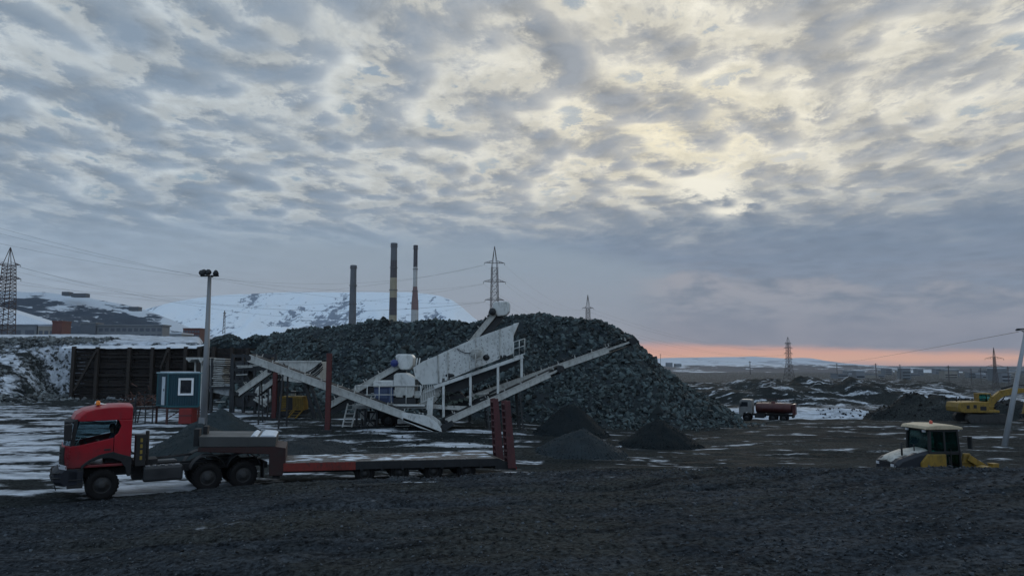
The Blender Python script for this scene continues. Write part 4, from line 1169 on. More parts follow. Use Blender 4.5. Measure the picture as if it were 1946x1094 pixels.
    la = MB(); a = W(668, 766, Y - 1.2); ladder(la, (a.x - .25, a.y - .35, g0 - .05), (a.x + .08, a.y, a.z), .72, (1, 0, 0), .29, .04); wb(la, 'ladder', WHT, root)
    # engine housing, crusher hopper
    en = MB(); side_poly(en, [(714, 734), (714, 725), (717, 722.5), (750, 722.5), (752, 726), (752, 734)], Y, -1.1, .9); wb(en, 'engine_hood', WHT, root, .05)
    eb = MB(); side_poly(eb, [(715, 734.2), (751, 734.2), (751, 764), (715, 764)], Y, -1.0, .8); e_ = wb(eb, 'engine_housing', DBLUE, root, .03)
    ep = MB(); side_poly(ep, [(716, 738), (740, 738), (740, 755), (716, 755)], Y, -1.03, -1.003); side_poly(ep, [(743, 736), (750, 736), (750, 762), (743, 762)], Y, -1.05, -1.003); subpart(ep, 'engine_panel', mat('blue_grey_panel', (.05, .075, .14), .5, var=.3), e_)
    ho = MB(); side_poly(ho, [(752.5, 712), (757, 708.5), (775, 708.5), (792, 720), (792, 733), (752.5, 733)], Y, -1.15, 1.0); wb(ho, 'crusher_hood', WHT, root, .03)
    cr = MB(); side_poly(cr, [(754, 734), (791, 734), (791, 745), (788, 753), (776, 754), (774, 748), (770, 748), (769, 754), (757, 753), (754, 745)], Y, -1.1, .9); wb(cr, 'crusher_body', WHT2, root, .03)
    cb = MB(); side_poly(cb, [(751, 754.5), (793, 754.5), (793, 767), (751, 767)], Y, -1.0, .9); wb(cb, 'crusher_base', PDARK, root, .02)
    dc = MB(); side_poly(dc, [(798, 744), (822, 732), (838, 732), (846, 744), (826, 766), (806, 768)], Y, -1.0, .9); wb(dc, 'discharge_chute', WHT2, root, .02)
    gd = MB()
    for k in range(7): gd.bar(W(799 + 4.2 * k, 731, Y - 1.25), W(801 + 4.2 * k, 764 - 2.4 * k, Y - 1.25), .05, .05)
    gd.bar(W(798, 748, Y - 1.25), W(834, 735, Y - 1.25), .07); gd.bar(W(798, 766, Y - 1.25), W(826, 752, Y - 1.25), .07)
    wb(gd, 'chute_guard', WHT, root)
    pp = MB(); side_poly(pp, [(817, 754), (828, 754), (826, 787), (814, 787)], Y, -1.75, -1.5); wb(pp, 'control_cabinet', WHT, root, .02)
    hs = MB(); rnd = random.Random(8)
    for k in range(9):
        a = W(840 + rnd.uniform(-6, 12), 742 + rnd.uniform(-4, 6), Y - 1.3); pts = [a]
        for q in range(5): pts.append(pts[-1] + Vector((rnd.uniform(-.25, .45), rnd.uniform(-.1, .1), rnd.uniform(-.35, .12))))
        hs.path(pts, .03, 6)
    for k in range(7):
        a = W(846 + k * 10, 768 - k * 2.5, Y - 1.2); hs.box(a, (.35, .4, .2), (0, rnd.uniform(-.5, .5), 0))
    wb(hs, 'hydraulic_hose', mat('dull_green_hose', (.045, .06, .05), .7, var=.3), root)
    rn = random.Random(77)
    for k in range(16):
        px = rn.uniform(842, 930); py = 800 - (px - 842) * .42 - rn.uniform(4, 26); c = W(px, py, Y + rn.uniform(-.8, .6)); cl = MB()
        if k % 3 == 0: cl.tube(c, c + Vector((rn.uniform(.5, 1.4), 0, rn.uniform(.1, .6))), rn.uniform(.05, .11), None, 10); wb(cl, 'pipe', PDARK if k % 2 else WHT2, root)
        elif k % 3 == 1: cl.box(c, (rn.uniform(.25, .6), .4, rn.uniform(.2, .45)), (0, rn.uniform(-.5, .1), 0)); wb(cl, 'gearbox', PDARK, root, .03)
        else: cl.bar(c, c + Vector((rn.uniform(-.3, .9), 0, rn.uniform(-.9, .7))), .09, .07); wb(cl, 'brace', WHT2 if k % 2 else PDARK, root)
    for k in range(9):
        px = 690 + k * 13 + rn.uniform(-3, 3); c = W(px, rn.uniform(744, 764), Y - rn.uniform(-.3, .9)); cl = MB(); cl.box(c, (rn.uniform(.2, .5), .4, rn.uniform(.25, .6))); wb(cl, 'valve_box', (PDARK, DBLUE, WHT2)[k % 3], root, .02)
    for a, b in (((868, 662), (905, 668)), ((806, 732), (792, 764)), ((940, 700), (900, 740))):
        cl = MB(); p, q = W(*a, Y - 1.45), W(*b, Y - 1.45); cl.path([p.lerp(q, t / 8) - Vector((0, 0, .9 * (t / 8) * (1 - t / 8))) for t in range(9)], .035, 6); wb(cl, 'cable', BLK, root)
    dk = MB()
    for k, (px, py, w, h) in enumerate(((850, 778, 1.2, .5), (880, 770, 1.4, .5), (915, 758, 1.2, .4), (868, 790, 1.2, .4))): dk.box(W(px, py, Y + .2), (w, 1.4, h), (0, -.35, 0))
    wb(dk, 'under_belt_drive', PDARK, root, .03)
    return root
screening_plant()
# long discharge conveyor to the upper right
conveyor('conveyor', 'longest white conveyor, its black head drum standing out against the heap edge and sky', W(848, 772, 60.4), W(1200, 648, 61.5), 1.1, .46, legs=((.36, .3),), load=True, head_ext=2.2)
# shorter side conveyor in front of it
conveyor('conveyor', 'white conveyor just below and in front of the longest one, ending in a black drum', W(846, 800, 57.8), W(1062, 701, 60.), .95, .44, legs=((.34, .2), (.62, .3)), head_ext=1.0)
# left wing conveyor with a wide boot at its foot
def wing():
    Y = 57.
    t, h = W(820, 806, Y), W(478, 680, Y + 1.5)
    root = conveyor('conveyor', 'white conveyor slanting down into a wide rounded boot before the railed platform', t, h, .95, .50, legs=((.80, -.1),), base_loc=(t.x, Y, gz(t.x, Y)))
    b = MB()
    pix = [(766, 781), (806, 786), (822, 792), (834, 801), (841, 812), (842, 819), (836, 821), (800, 810), (768, 796)]
    for y in (-1.0, .9): side_poly(b, pix, Y, y, y + .06)
    side_poly(b, [(768, 796), (836, 821), (838, 816), (770, 791)], Y, -1.0, .9)
    wb(b, 'boot', WHT, root, .02)
    r = MB(); rnd = random.Random(4)
    for k in range(40): r.box(W(rnd.uniform(772, 812), rnd.uniform(780, 787), Y + rnd.uniform(-.6, .6)), (.18, .16, .12), (rnd.random() * 3, rnd.random() * 3, 0))
    wb(r, 'spilled_stone', PILE_M, root, 0, 'stuff')
    dg = MB(); c = W(845, 812, Y + .3)
    dg.tube(c + Vector((0, -.8, 0)), c + Vector((0, .8, 0)), .3, None, 14); dg.box(c + Vector((.3, 0, .2)), (.8, 1.2, .4), (0, -.5, 0))
    wb(dg, 'boot_drum', PDARK, root)
wing()
# feed conveyor with blue motor and white hood
def feed(label, t, h, hood_pix, Yh, motor, w=.95):
    root = conveyor('conveyor', label, t, h, w, .42, legs=((.45, .1),), load=True, belly=.5)
    hd = MB(); side_poly(hd, hood_pix, Yh, -.85, .75); wb(hd, 'head_hood', WHT, root, .10)
    m = MB(); Mx = Matrix.Translation(motor) @ Matrix.Rotation(math.pi / 2, 4, 'X')
    m.lathe([(.001, -.45), (.26, -.45), (.30, -.38), (.30, .3), (.24, .42), (.001, .45)], 16, Mx)
    for k in range(8): a = 2 * math.pi * k / 8; m.bar(motor + Vector((math.cos(a) * .3, -.34, math.sin(a) * .3)), motor + Vector((math.cos(a) * .3, .26, math.sin(a) * .3)), .03, .05, (math.cos(a), 0, math.sin(a)))
    return root, m
root, m = feed('white conveyor with a blue motor beside the round white hood at its head', W(626, 771, 61.5), W(764, 692, 61.5), [(754, 676), (758, 672.5), (784, 673), (788.5, 679), (787, 694), (781, 702), (764, 702), (757, 694)], 61.5, W(750, 690, 60.6))
wb(m, 'motor', BLUE, root)
pz = MB()
for px in (790, 795): pz.tube(W(px, 701, 60), W(px + 3, 680, 60), .05, None, 8)
for px in (812, 817): pz.tube(W(px, 690, 60), W(px + 2, 680, 60), .04, None, 8)
wb(pz, 'lift_strut', WHT, root)
root, m = feed('steep dark-bellied conveyor ending in a white hood highest of all above the heap', W(842, 716, 64.5), W(944, 592, 64.5), [(936, 578), (941, 574.5), (966, 574), (970, 579), (969, 593), (962, 600), (946, 602), (938, 592)], 64.5, W(936, 592, 63.6), 1.05)
wb(m, 'motor', PDARK, root)

# ------------------------------------------------------------------ the second, older plant to the left of it
def feed_hopper():
    Y = 69.
    c = W(575, 795, Y); root = thing('feed_hopper', 'pale trapezoid feed hopper with black hanging cables, between the two red posts', 'hopper', (c.x, Y, gz(c.x, Y)))
    h = MB(); side_poly(h, [(534, 687), (616, 687), (613, 722), (575, 726), (534, 721)], Y, -1.3, -1.2); side_poly(h, [(534, 687), (616, 687), (613, 722), (575, 726), (534, 721)], Y, 1.2, 1.3)
    side_poly(h, [(533, 687), (535, 687), (535, 722), (533, 721)], Y, -1.3, 1.3); side_poly(h, [(615, 687), (617, 687), (614, 722), (612, 722)], Y, -1.3, 1.3); side_poly(h, [(532, 685), (618, 685), (618, 688), (532, 688)], Y, -1.38, -1.2)
    wb(h, 'bin', WHT2, root, .02)
    cb = MB()
    def sag(a, b, s, n=8): return [Vector(a).lerp(Vector(b), t / n) - Vector((0, 0, s * 4 * (t / n) * (1 - t / n))) for t in range(n + 1)]
    for a, b, s in (((538, 690), (607, 690), .9), ((545, 694), (610, 688), 1.1), ((556, 700), (612, 690), .7), ((575, 716), (613, 692), .2), ((580, 718), (614, 696), .2), ((587, 720), (614, 700), .15)):
        cb.path(sag(W(a[0], a[1], Y - 1.36), W(b[0], b[1], Y - 1.36), s), .05, 6)
    wb(cb, 'cable', BLK, root)
    lg = MB()
    for px, qx in ((578, 600), (588, 612)): lg.bar(W(px, 723, Y - .8), W(qx, 797, Y - .8), .32, .22)
    for px in (536, 530): lg.bar(W(px, 722, Y + .6), W(px, 794, Y + .6), .3)
    lg.bar(W(578, 724, Y + .9), W(598, 795, Y + .9), .28); lg.bar(W(536, 745, Y + .6), W(590, 745, Y + .6), .16)
    wb(lg, 'leg', PDARK, root)
feed_hopper()
for px, p0, p1, Y, lab in ((520.5, 700, 793, 67, 'shorter red-brown steel post, partly behind the slanting white conveyor'), (622.5, 671, 818, 56.2, 'tall red-brown steel post in front of the hopper, the taller of the pair')):
    a, b = W(px, p1, Y), W(px + 1, p0, Y); root = thing('steel_post', lab, 'post', (a.x, Y, gz(a.x, Y)), 0, 'red steel posts')
    m = MB(); z0 = gz(a.x, Y); m.bb(a.x - .18, a.x + .18, Y - .16, Y - .13, z0, b.z); m.bb(a.x - .18, a.x + .18, Y + .13, Y + .16, z0, b.z); m.bb(a.x - .02, a.x + .02, Y - .128, Y + .128, z0, b.z)
    for k in range(6): z = z0 + (b.z - z0) * (k + .5) / 6; m.bb(a.x - .17, a.x + .17, Y - .127, Y + .127, z - .03, z + .03)
    wb(m, 'column', REDPOST, root)
    f = MB(); f.box((a.x, Y, z0 + .05), (.8, .8, .14))
    for k in (-1, 1): f.prism([(a.x + k * .18, Y, z0 + .12), (a.x + k * .42, Y, z0 + .12), (a.x + k * .18, Y, z0 + .7)], (0, -.03, 0), (0, .03, 0))
    wb(f, 'foot_plate', PDARK, root)
def yellow_unit():
    Y = 70.; c = W(557, 795, Y); root = thing('generator', 'yellow louvred generator with small yellow steps under the pale hopper', 'generator', (c.x, Y, gz(c.x, Y)))
    b = MB(); side_poly(b, [(536, 752), (580, 752), (582, 778), (536, 780)], Y, -.8, .8); wb(b, 'housing', YEL, root, .04)
    l = MB(); l2 = MB()
    for k in range(7): side_poly(l, [(537.5, 756 + 3.2 * k), (550, 756 + 3.2 * k), (550, 757.5 + 3.2 * k), (537.5, 757.5 + 3.2 * k)], Y, -.84, -.803)
    for k in range(6): side_poly(l2, [(563 + 3 * k, 756), (564.3 + 3 * k, 756), (564.3 + 3 * k, 776), (563 + 3 * k, 776)], Y, -.84, -.803)
    wb(l, 'louvre', mat('dark_yellow_slat', (.10, .075, .02), .7), root); wb(l2, 'louvre', mat('dark_yellow_slat', (.10, .075, .02), .7), root)
    d = MB(); side_poly(d, [(552, 754), (561, 754), (561, 778), (552, 778)], Y, -.85, -.803); wb(d, 'door', PDARK, root)
    s = MB(); ladder(s, W(553, 795, Y - 1.3), W(570, 776, Y - .9), .8, (.9, .1, 0), .26, .05); s.bar(W(549, 786, Y - 1.7), W(566, 768, Y - 1.3), .05); wb(s, 'steps', YEL, root)
    k = MB(); k.bb(W(558, 752, Y).x - .2, W(558, 752, Y).x + .2, Y - .3, Y + .1, W(558, 752, Y).z, W(558, 742, Y).z); wb(k, 'exhaust_box', WHT2, root, .03)
    sk = MB(); side_poly(sk, [(535, 780), (583, 778), (583, 786), (535, 788)], Y, -.7, .7); wb(sk, 'skid', PDARK, root)
yellow_unit()
conveyor('conveyor', 'short dusty white conveyor climbing towards the shorter red post', W(453, 747, 63), W(514, 704, 63.5), .9, .44, legs=((.65, .1),))
conveyor('conveyor', 'thin lower conveyor behind the short dusty one, mostly hidden', W(490, 748, 68), W(532, 716, 68), .8, .36, legs=((.5, .1),), brackets=False)
def old_crusher():
    Y = 74.; c = W(480, 780, Y); root = thing('crusher', 'dark oily old crusher of frames, beams and flywheel behind the short conveyor', 'crusher', (c.x, Y, gz(c.x, Y)))
    f = MB(); rnd = random.Random(12)
    for px in (443, 462, 484, 505, 524): f.bar(W(px, 672, Y), W(px + rnd.uniform(-2, 2), 784, Y), .22); f.bar(W(px, 672, Y + 2), W(px, 784, Y + 2), .22)
    for py in (676, 702, 724, 748): f.bar(W(443, py, Y), W(524, py + rnd.uniform(-2, 2), Y), .2, .28); f.bar(W(443, py, Y + 2), W(524, py, Y + 2), .2)
    for k in range(6): a = rnd.uniform(445, 505); f.bar(W(a, rnd.uniform(690, 720), Y), W(a + 22, rnd.uniform(745, 780), Y), .12)
    wb(f, 'frame', PDARK, root)
    b = MB(); b.box(W(462, 705, Y + 1), (1.6, 1.8, 2.0)); b.box(W(500, 690, Y + 1), (2.2, 1.8, 1.2)); b.box(W(478, 760, Y + 1), (3.6, 1.6, 1.2)); wb(b, 'jaw_housing', mat('grimy_grey_steel', (.035, .038, .042), .7, var=.4, dirt=(.10, .10, .10), dirt_amt=.35), root, .05)
    w = MB(); w.lathe([(.45, -.15), (.95, -.15), (.95, .15), (.45, .15), (.45, -.15)], 26, Matrix.Translation(W(503, 748, Y - .4)) @ Matrix.Rotation(math.pi / 2, 4, 'X'))
    for k in range(5): a = 2 * math.pi * k / 5; p = W(503, 748, Y - .4); w.bar(p, p + Vector((math.cos(a) * .6, 0, math.sin(a) * .6)), .12)
    wb(w, 'flywheel', WHT2, root)
    for (a, b_) in (((450, 695), (494, 694)), ((452, 698), (480, 697)), ((449, 712), (470, 711)), ((410, 763), (428, 763))):
        p = MB(); p.bar(W(a[0], a[1], Y - .5), W(b_[0], b_[1], Y - .5), .12, .08); wb(p, 'walkway_rail', WHT2, root)
    for (a, b_) in (((482, 758), (505, 772)), ((484, 748), (496, 756)), ((497, 760), (510, 771))):
        p = MB(); p.bar(W(a[0], a[1], Y - 3), W(b_[0], b_[1], Y - 3), .14, .14); wb(p, 'strut', WHT2, root)
old_crusher()
def slatted_stack():
    Y = 76.; c = W(418, 770, Y); root = thing('screen_stack', 'leaning stack of white slatted screen panels behind the floodlight mast', 'screen panels', (c.x, Y, gz(c.x, Y)))
    rnd = random.Random(6); z0 = gz(c.x, Y)
    f = MB()
    for px in (397, 404, 441): f.bar(W(px, 680, Y), (W(px, 700, Y).x, Y, z0), .22); f.bar(W(px, 680, Y + 2.2), (W(px, 700, Y + 2).x, Y + 2.2, z0), .2)
    f.bar(W(395, 736, Y), W(443, 736, Y), .25); f.bar(W(395, 736, Y + 2.2), W(443, 736, Y + 2.2), .25)
    wb(f, 'rack', PDARK, root)
    for k in range(15):
        s = MB(); y = 681 + k * 3.7; x0 = 402 + rnd.uniform(-1, 4) + (6 if k > 3 else 0); x1 = 439 - rnd.uniform(0, 6) - (5 if k > 3 else 0)
        tilt = rnd.uniform(-.5, 3.0) if k < 9 else rnd.uniform(-1, 1)
        s.bar(W(x0, y - 0, Y + .9), W(x1, y + tilt, Y + .9), rnd.uniform(1.6, 2.1), .085)
        wb(s, 'panel', WHT2, root)
    gp = MB(); side_poly(gp, [(400, 722), (436, 730), (433, 752), (402, 745)], Y, .2, .4); wb(gp, 'cloth_cover', mat('dirty_tarpaulin', (.33, .35, .36), .8, var=.35, dirt=(.08, .08, .08), dirt_amt=.4), root)
slatted_stack()
def canopy():
    Y = 84.; c = W(375, 770, Y); root = thing('canopy', 'small pale open canopy roof on white posts behind the blue cabin', 'canopy', (c.x, Y, gz(c.x, Y)))
    r = MB(); side_poly(r, [(362, 679), (396, 679), (396, 682), (390, 690), (386, 682.5), (372, 683), (368, 688), (362, 682)], Y, -1.2, 2.2); wb(r, 'roof', WHT2, root, .02)
    for px in (371.5, 384): p = MB(); p.bar(W(px, 682, Y), (W(px, 720, Y).x, Y, gz(c.x, Y)), .16); wb(p, 'post', WHT2, root)
    p = MB(); side_poly(p, [(376, 684), (394, 684), (394, 745), (378, 745)], Y, 1.6, 1.8); wb(p, 'back_panel', mat('pale_grey_sheet', (.30, .31, .31), .7, var=.3, dirt=(.1, .1, .1), dirt_amt=.4), root)
canopy()
# ================================================================== timber wall
TIMBER = mat('dark_old_timber', (.013, .010, .009), .85, var=.45, scale=1.1, dirt=(.007, .006, .006), dirt_amt=.4, island=.35, bump=.3, bscale=9)
TIMBER2 = mat('weathered_timber_post', (.028, .023, .020), .85, var=.35, scale=1.5, island=.3)
def timber_wall():
    Y = 105.; a = W(135, 757, Y); b = W(484, 757, Y)
    c = a; root = thing('retaining_wall', 'long dark plank wall on timber posts, snow along its top, left of the blue cabin', 'wall', (a.x, Y, gz(a.x, Y)))
    z1 = W(135, 661, Y).z; z0 = -.3
    p = MB(); n = 15; rnd = random.Random(3)
    for k in range(n):
        z = z0 + (z1 - z0) * k / n; h = (z1 - z0) / n; x = a.x
        while x < b.x:
            L = min(rnd.uniform(3, 6.5), b.x - x); o = rnd.uniform(-.07, .07)
            p.bb(x + .02, x + L - .02, Y + o, Y + .35, z + .015, z + h - rnd.uniform(.015, .05)); x += L
    wb(p, 'planking', TIMBER, root)
    q = MB()
    for py in (678, 697, 713, 731): z = W(135, py, Y).z; q.bb(a.x, b.x, Y - .30, Y - .08, z - .16, z + .16)
    wb(q, 'wale', TIMBER, root)
    for px in (139, 184, 245, 289, 319, 352, 378, 405, 440, 470):
        x = W(px, 700, Y - .5).x; m = MB(); m.bb(x - .22, x + .22, Y - .75, Y - .31, z0, z1 + rnd.uniform(-.1, .3)); wb(m, 'post', TIMBER2, root)
    for (p0, p1) in (((182, 668), (141, 742)), ((306, 700), (318, 668))):
        m = MB(); m.bar(W(*p0, Y - .9), W(*p1, Y - 1.1), .32, .3); wb(m, 'brace', TIMBER2, root)
    s = MB(); x = a.x - 3.5
    bx = W(372, 757, Y).x
    n = 60; prof = []
    for k in range(n + 1):
        xx = a.x - 1.5 + (bx - a.x + 1.5) * k / n; prof.append((xx, z1 + .02 + .34 * max(0, float(fbm(xx * .45, 2.2, 4, 7)) * 2.2 - .55)))
    vs = []
    for xx, t in prof: vs += [(xx, Y - .45 - .25 * float(vnoise(xx * .9, 0., 3)), z1 - .02 - .10 * float(vnoise(xx * 1.3, 4., 5))), (xx, Y - .25, z1 + (t - z1) * .8), (xx, Y + .6, t), (xx, Y + 3.2, t + .35)]
    s.add(vs, [(4 * k + j, 4 * k + 4 + j, 4 * k + 5 + j, 4 * k + 1 + j) for k in range(n) for j in range(3)], True)
    wb(s, 'snow_cap', SNOWM, root, 0, 'stuff')
timber_wall()

# ================================================================== blue cabin
TEAL = mat('teal_profiled_sheet', (.005, .038, .056), .5, var=.15, scale=.8, dirt=(.01, .02, .03), dirt_amt=.25)
def cabin():
    Y = 62.; lft, cor, rgt = W(291, 770, Y + 1.2), W(318, 772, Y), W(378, 769, Y + .3)
    root = thing('site_cabin', 'small blue-green site cabin with white-framed window standing on a steel frame', 'cabin', (cor.x, Y, gz(cor.x, Y)))
    z0 = W(318, 772, Y).z; z1 = W(318, 710, Y).z
    yb = Y + 2.4
    def quad_wall(mb, p, q, t=.06, pitch=.19):
        """profiled sheet between two plan points"""
        p = Vector(p); q = Vector(q); d = (q - p); L = d.length; d.normalize(); nrm = Vector((d.y, -d.x, 0)); n = int(L / pitch); pts = []
        for k in range(n):
            for f, o in ((0, 0), (.4, 0), (.5, .03), (.9, .03)): pts.append(p + d * (L * (k + f) / n) + nrm * o)
        pts.append(q); m = len(pts)
        vs = [(v.x, v.y, z0) for v in pts] + [(v.x, v.y, z1) for v in pts]
        mb.add(vs, [(k, k + 1, m + k + 1, m + k) for k in range(m - 1)])
    A = Vector((cor.x, Y, 0)); B = Vector((rgt.x, Y + .3, 0)); D = Vector((lft.x, Y + 1.9, 0)); Cc = B + (D - A)
    b = MB(); quad_wall(b, A, B); quad_wall(b, D, A); quad_wall(b, B, Cc); quad_wall(b, Cc, D)
    b.add([(v.x, v.y, z0) for v in (A, B, Cc, D)], [(0, 1, 2, 3)])
    wb(b, 'wall', TEAL, root)
    e = MB()
    for v in (A, B, D): e.bb(v.x - .06, v.x + .06, v.y - .07, v.y + .05, z0 - .05, z1 + .02)
    e.bar((A.x, A.y - .05, z0), (B.x, B.y - .05, z0), .1, .14); e.bar((A.x, A.y - .05, z0), (D.x, D.y - .05, z0), .1, .14)
    wb(e, 'corner_trim', mat('teal_trim', (.010, .075, .09), .45, var=.1), root)
    r = MB(); ov = .14
    u = (B - A).normalized(); w = (D - A).normalized()
    P = [A - u * ov - w * ov, B + u * ov - w * ov, Cc + u * ov + w * ov, D - u * ov + w * ov]
    r.prism([(p.x, p.y, z1) for p in P], (0, 0, 0), (0, 0, .12)); ro = wb(r, 'roof', mat('pale_teal_roof_edge', (.16, .25, .28), .5, var=.2), root, .02)
    sn = MB(); P2 = [A + u * .02 + w * .02, B - u * .02 + w * .02, Cc - u * .1 - w * .1, D + u * .1 - w * .1]; sn.prism([(p.x, p.y, z1 + .121) for p in P2], (0, 0, 0), (0, 0, .05)); o = subpart(sn, 'roof_snow', SNOWM, ro, .02); o['kind'] = 'stuff'
    # window in the long face
    t0, t1 = .36, .78; pa, pb = A.lerp(B, t0), A.lerp(B, t1); za, zb = W(350, 749, Y).z, W(350, 720, Y).z; nrm = Vector((u.y, -u.x, 0))
    f = MB(); fr = .16
    def bar2(p, q): f.bar(p + nrm * .06, q + nrm * .06, fr, .09, nrm)
    for z in (za, zb): bar2(Vector((pa.x, pa.y, z)), Vector((pb.x, pb.y, z)))
    for p in (pa, pb): f.bar(Vector((p.x, p.y, za - .08)) + nrm * .062, Vector((p.x, p.y, zb + .08)) + nrm * .062, fr, .09, nrm)
    wf = wb(f, 'window', mat('white_window_frame', (.75, .77, .78), .5, var=.08), root)
    g = MB(); g.add([tuple(Vector((p.x, p.y, z)) + nrm * .045) for p, z in ((pa, za), (pb, za), (pb, zb), (pa, zb))], [(0, 1, 2, 3)]); subpart(g, 'pane', DARKGLASS, wf)
    # half-open pale door on the short face
    q0 = D.lerp(A, .50); q1 = D.lerp(A, .78); n2 = Vector((-w.y, w.x, 0)); n2 = n2 if n2.dot(Vector((-1, -.5, 0))) > 0 else -n2
    d = MB(); d.prism([(q0.x, q0.y, z0 + .1), (q1.x, q1.y, z0 + .1), (q1.x, q1.y, z1 - .25), (q0.x, q0.y, z1 - .25)], tuple(n2 * .05), tuple(n2 * .10)); do = wb(d, 'door', mat('pale_door', (.45, .50, .54), .5, var=.15), root)
    hb = MB(); hb.box(tuple(Vector((q0.x, q0.y, (z0 + z1) / 2)).lerp(Vector((q1.x, q1.y, (z0 + z1) / 2)), .85) + n2 * .13), (.05, .05, .2)); subpart(hb, 'handle', BLK, do)
    # steel stand, landing and steps
    st = MB(); zg = gz(cor.x, Y)
    for v in (A, B, Cc, D, A.lerp(B, .5)): st.bar((v.x, v.y, z0), (v.x, v.y, zg - .1), .14)
    st.bar((A.x, A.y, z0 - .12), (B.x, B.y, z0 - .12), .12, .2); st.bar((A.x, A.y, zg + .5), (A.lerp(B, .5).x, A.lerp(B, .5).y, z0 - .2), .08); st.bar((D.x, D.y, z0 - .12), (A.x, A.y, z0 - .12), .12, .2)
    wb(st, 'stand', mat('rusty_stand_steel', (.055, .022, .02), .75, var=.4), root)
    la = MB(); p0 = Vector((lft.x - .1, Y + .6, z0 - .05)); la.box((p0.x - .2, Y + .9, z0 - .06), (1.6, 1.3, .08))
    for k in (-.9, -.1, .5): la.bar((p0.x + k, Y + .35, z0 - .05), (p0.x + k, Y + .35, zg - .1), .08)
    railing(la, [Vector((p0.x + .5, Y + .3, z0 - .03)), Vector((p0.x - .9, Y + .3, z0 - .03))], 1.0, .03, True, .7)
    wb(la, 'landing', PDARK, root)
    sp = MB(); f0 = Vector((W(245, 803, Y).x, Y + .9, zg - .05)); ladder(sp, f0, (p0.x - 1.0, Y + .9, z0 - .06), .9, (0, 1, 0), .26, .035)
    railing(sp, [f0 + Vector((0, -.5, 0)), Vector((p0.x - 1.0, Y + .4, z0 - .06))], .95, .03, True, 1.)
    wb(sp, 'stairs', PDARK, root)
cabin()
def red_tank():
    Y = 61.6; a, b = W(337, 803, Y), W(363, 776, Y); root = thing('fuel_box', 'dull red steel box tank standing under the blue cabin', 'tank', (a.x + .5, Y, gz(a.x, Y)))
    m = MB(); m.bb(a.x, b.x, Y + .15, Y + 1.3, a.z - .1, b.z); wb(m, 'tank', mat('dull_red_tank', (.19, .016, .014), .6, var=.2, dirt=(.05, .02, .02), dirt_amt=.3), root, .05)
    l = MB(); l.bb(a.x + .2, a.x + .5, Y + .5, Y + .8, b.z, b.z + .1); l.bb(a.x - .02, b.x + .02, Y + .12, Y + .149, (a.z + b.z) / 2 - .03, (a.z + b.z) / 2 + .03); wb(l, 'lid', PDARK, root)
    Y2 = 63.2; a, b = W(366, 800, Y2), W(384, 788, Y2); root = thing('crate', 'pale box on the ground between the cabin stand and the floodlight mast', 'box', (a.x + .4, Y2, gz(a.x, Y2)))
    m = MB(); m.bb(a.x, b.x, Y2, Y2 + .7, gz(a.x, Y2), b.z); wb(m, 'body', WHT2, root, .03)
    m = MB(); m.bb(a.x - .03, b.x + .03, Y2 - .03, Y2 + .73, b.z + .003, b.z + .05); wb(m, 'lid', WHT2, root)
red_tank()
def scrap():
    Y = 82.; c = W(268, 765, Y); rnd = random.Random(14); m = MB(); zg = gz(c.x, Y)
    for k in range(150):
        p = Vector((c.x + rnd.gauss(0, 1.2), Y + rnd.gauss(0, .6), zg + abs(rnd.gauss(0, .9)))); q = p + Vector((rnd.uniform(-1, 1), rnd.uniform(-.5, .5), rnd.uniform(-.5, .6)))
        q.z = max(q.z, zg + .02); m.bar(p, q, rnd.uniform(.04, .16), rnd.uniform(.03, .1))
    o = m.build('scrap_pile', mat('rusty_scrap', (.075, .036, .028), .85, var=.5, island=.5))
    tag(o, 'brown rusty scrap pile at the foot of the plank wall, left of the cabin', 'scrap pile', kind='stuff')
    # boulders at the foot of the wall
    n = 120; x = W(150, 750, 100).x + 20 * RNG.random(n); y = 98 + 6 * RNG.random(n); z = ground_z(x, y)[0]; s = .1 + .5 * RNG.random(n) ** 3
    o = scatter('loose_rubble', np.stack([x, y, z + s * .2], 1), s, mat('grey_boulder', (.10, .11, .12), .85, island=.5), .9, 33); tag(o, 'grey lumps of stone lying along the foot of the plank wall', 'rubble', kind='stuff')
    # broken steel, hoses and stones lying in the yard below the plant
    rnd = random.Random(21)
    n = 700; px = 440 + 560 * RNG.random(n); yy = 44 + 24 * RNG.random(n); x = (px - 973) / FPX * yy; z = ground_z(x, yy)[0]; s = .03 + .14 * RNG.random(n) ** 3.5
    o = scatter('yard_rubble', np.stack([x, yy, z + s * .2], 1), s, mat('yard_stone', (.06, .068, .07), .85, island=.7), .8, 35); tag(o, 'scattered stones on the muddy yard below the white plant', 'rubble', kind='stuff')
scrap()

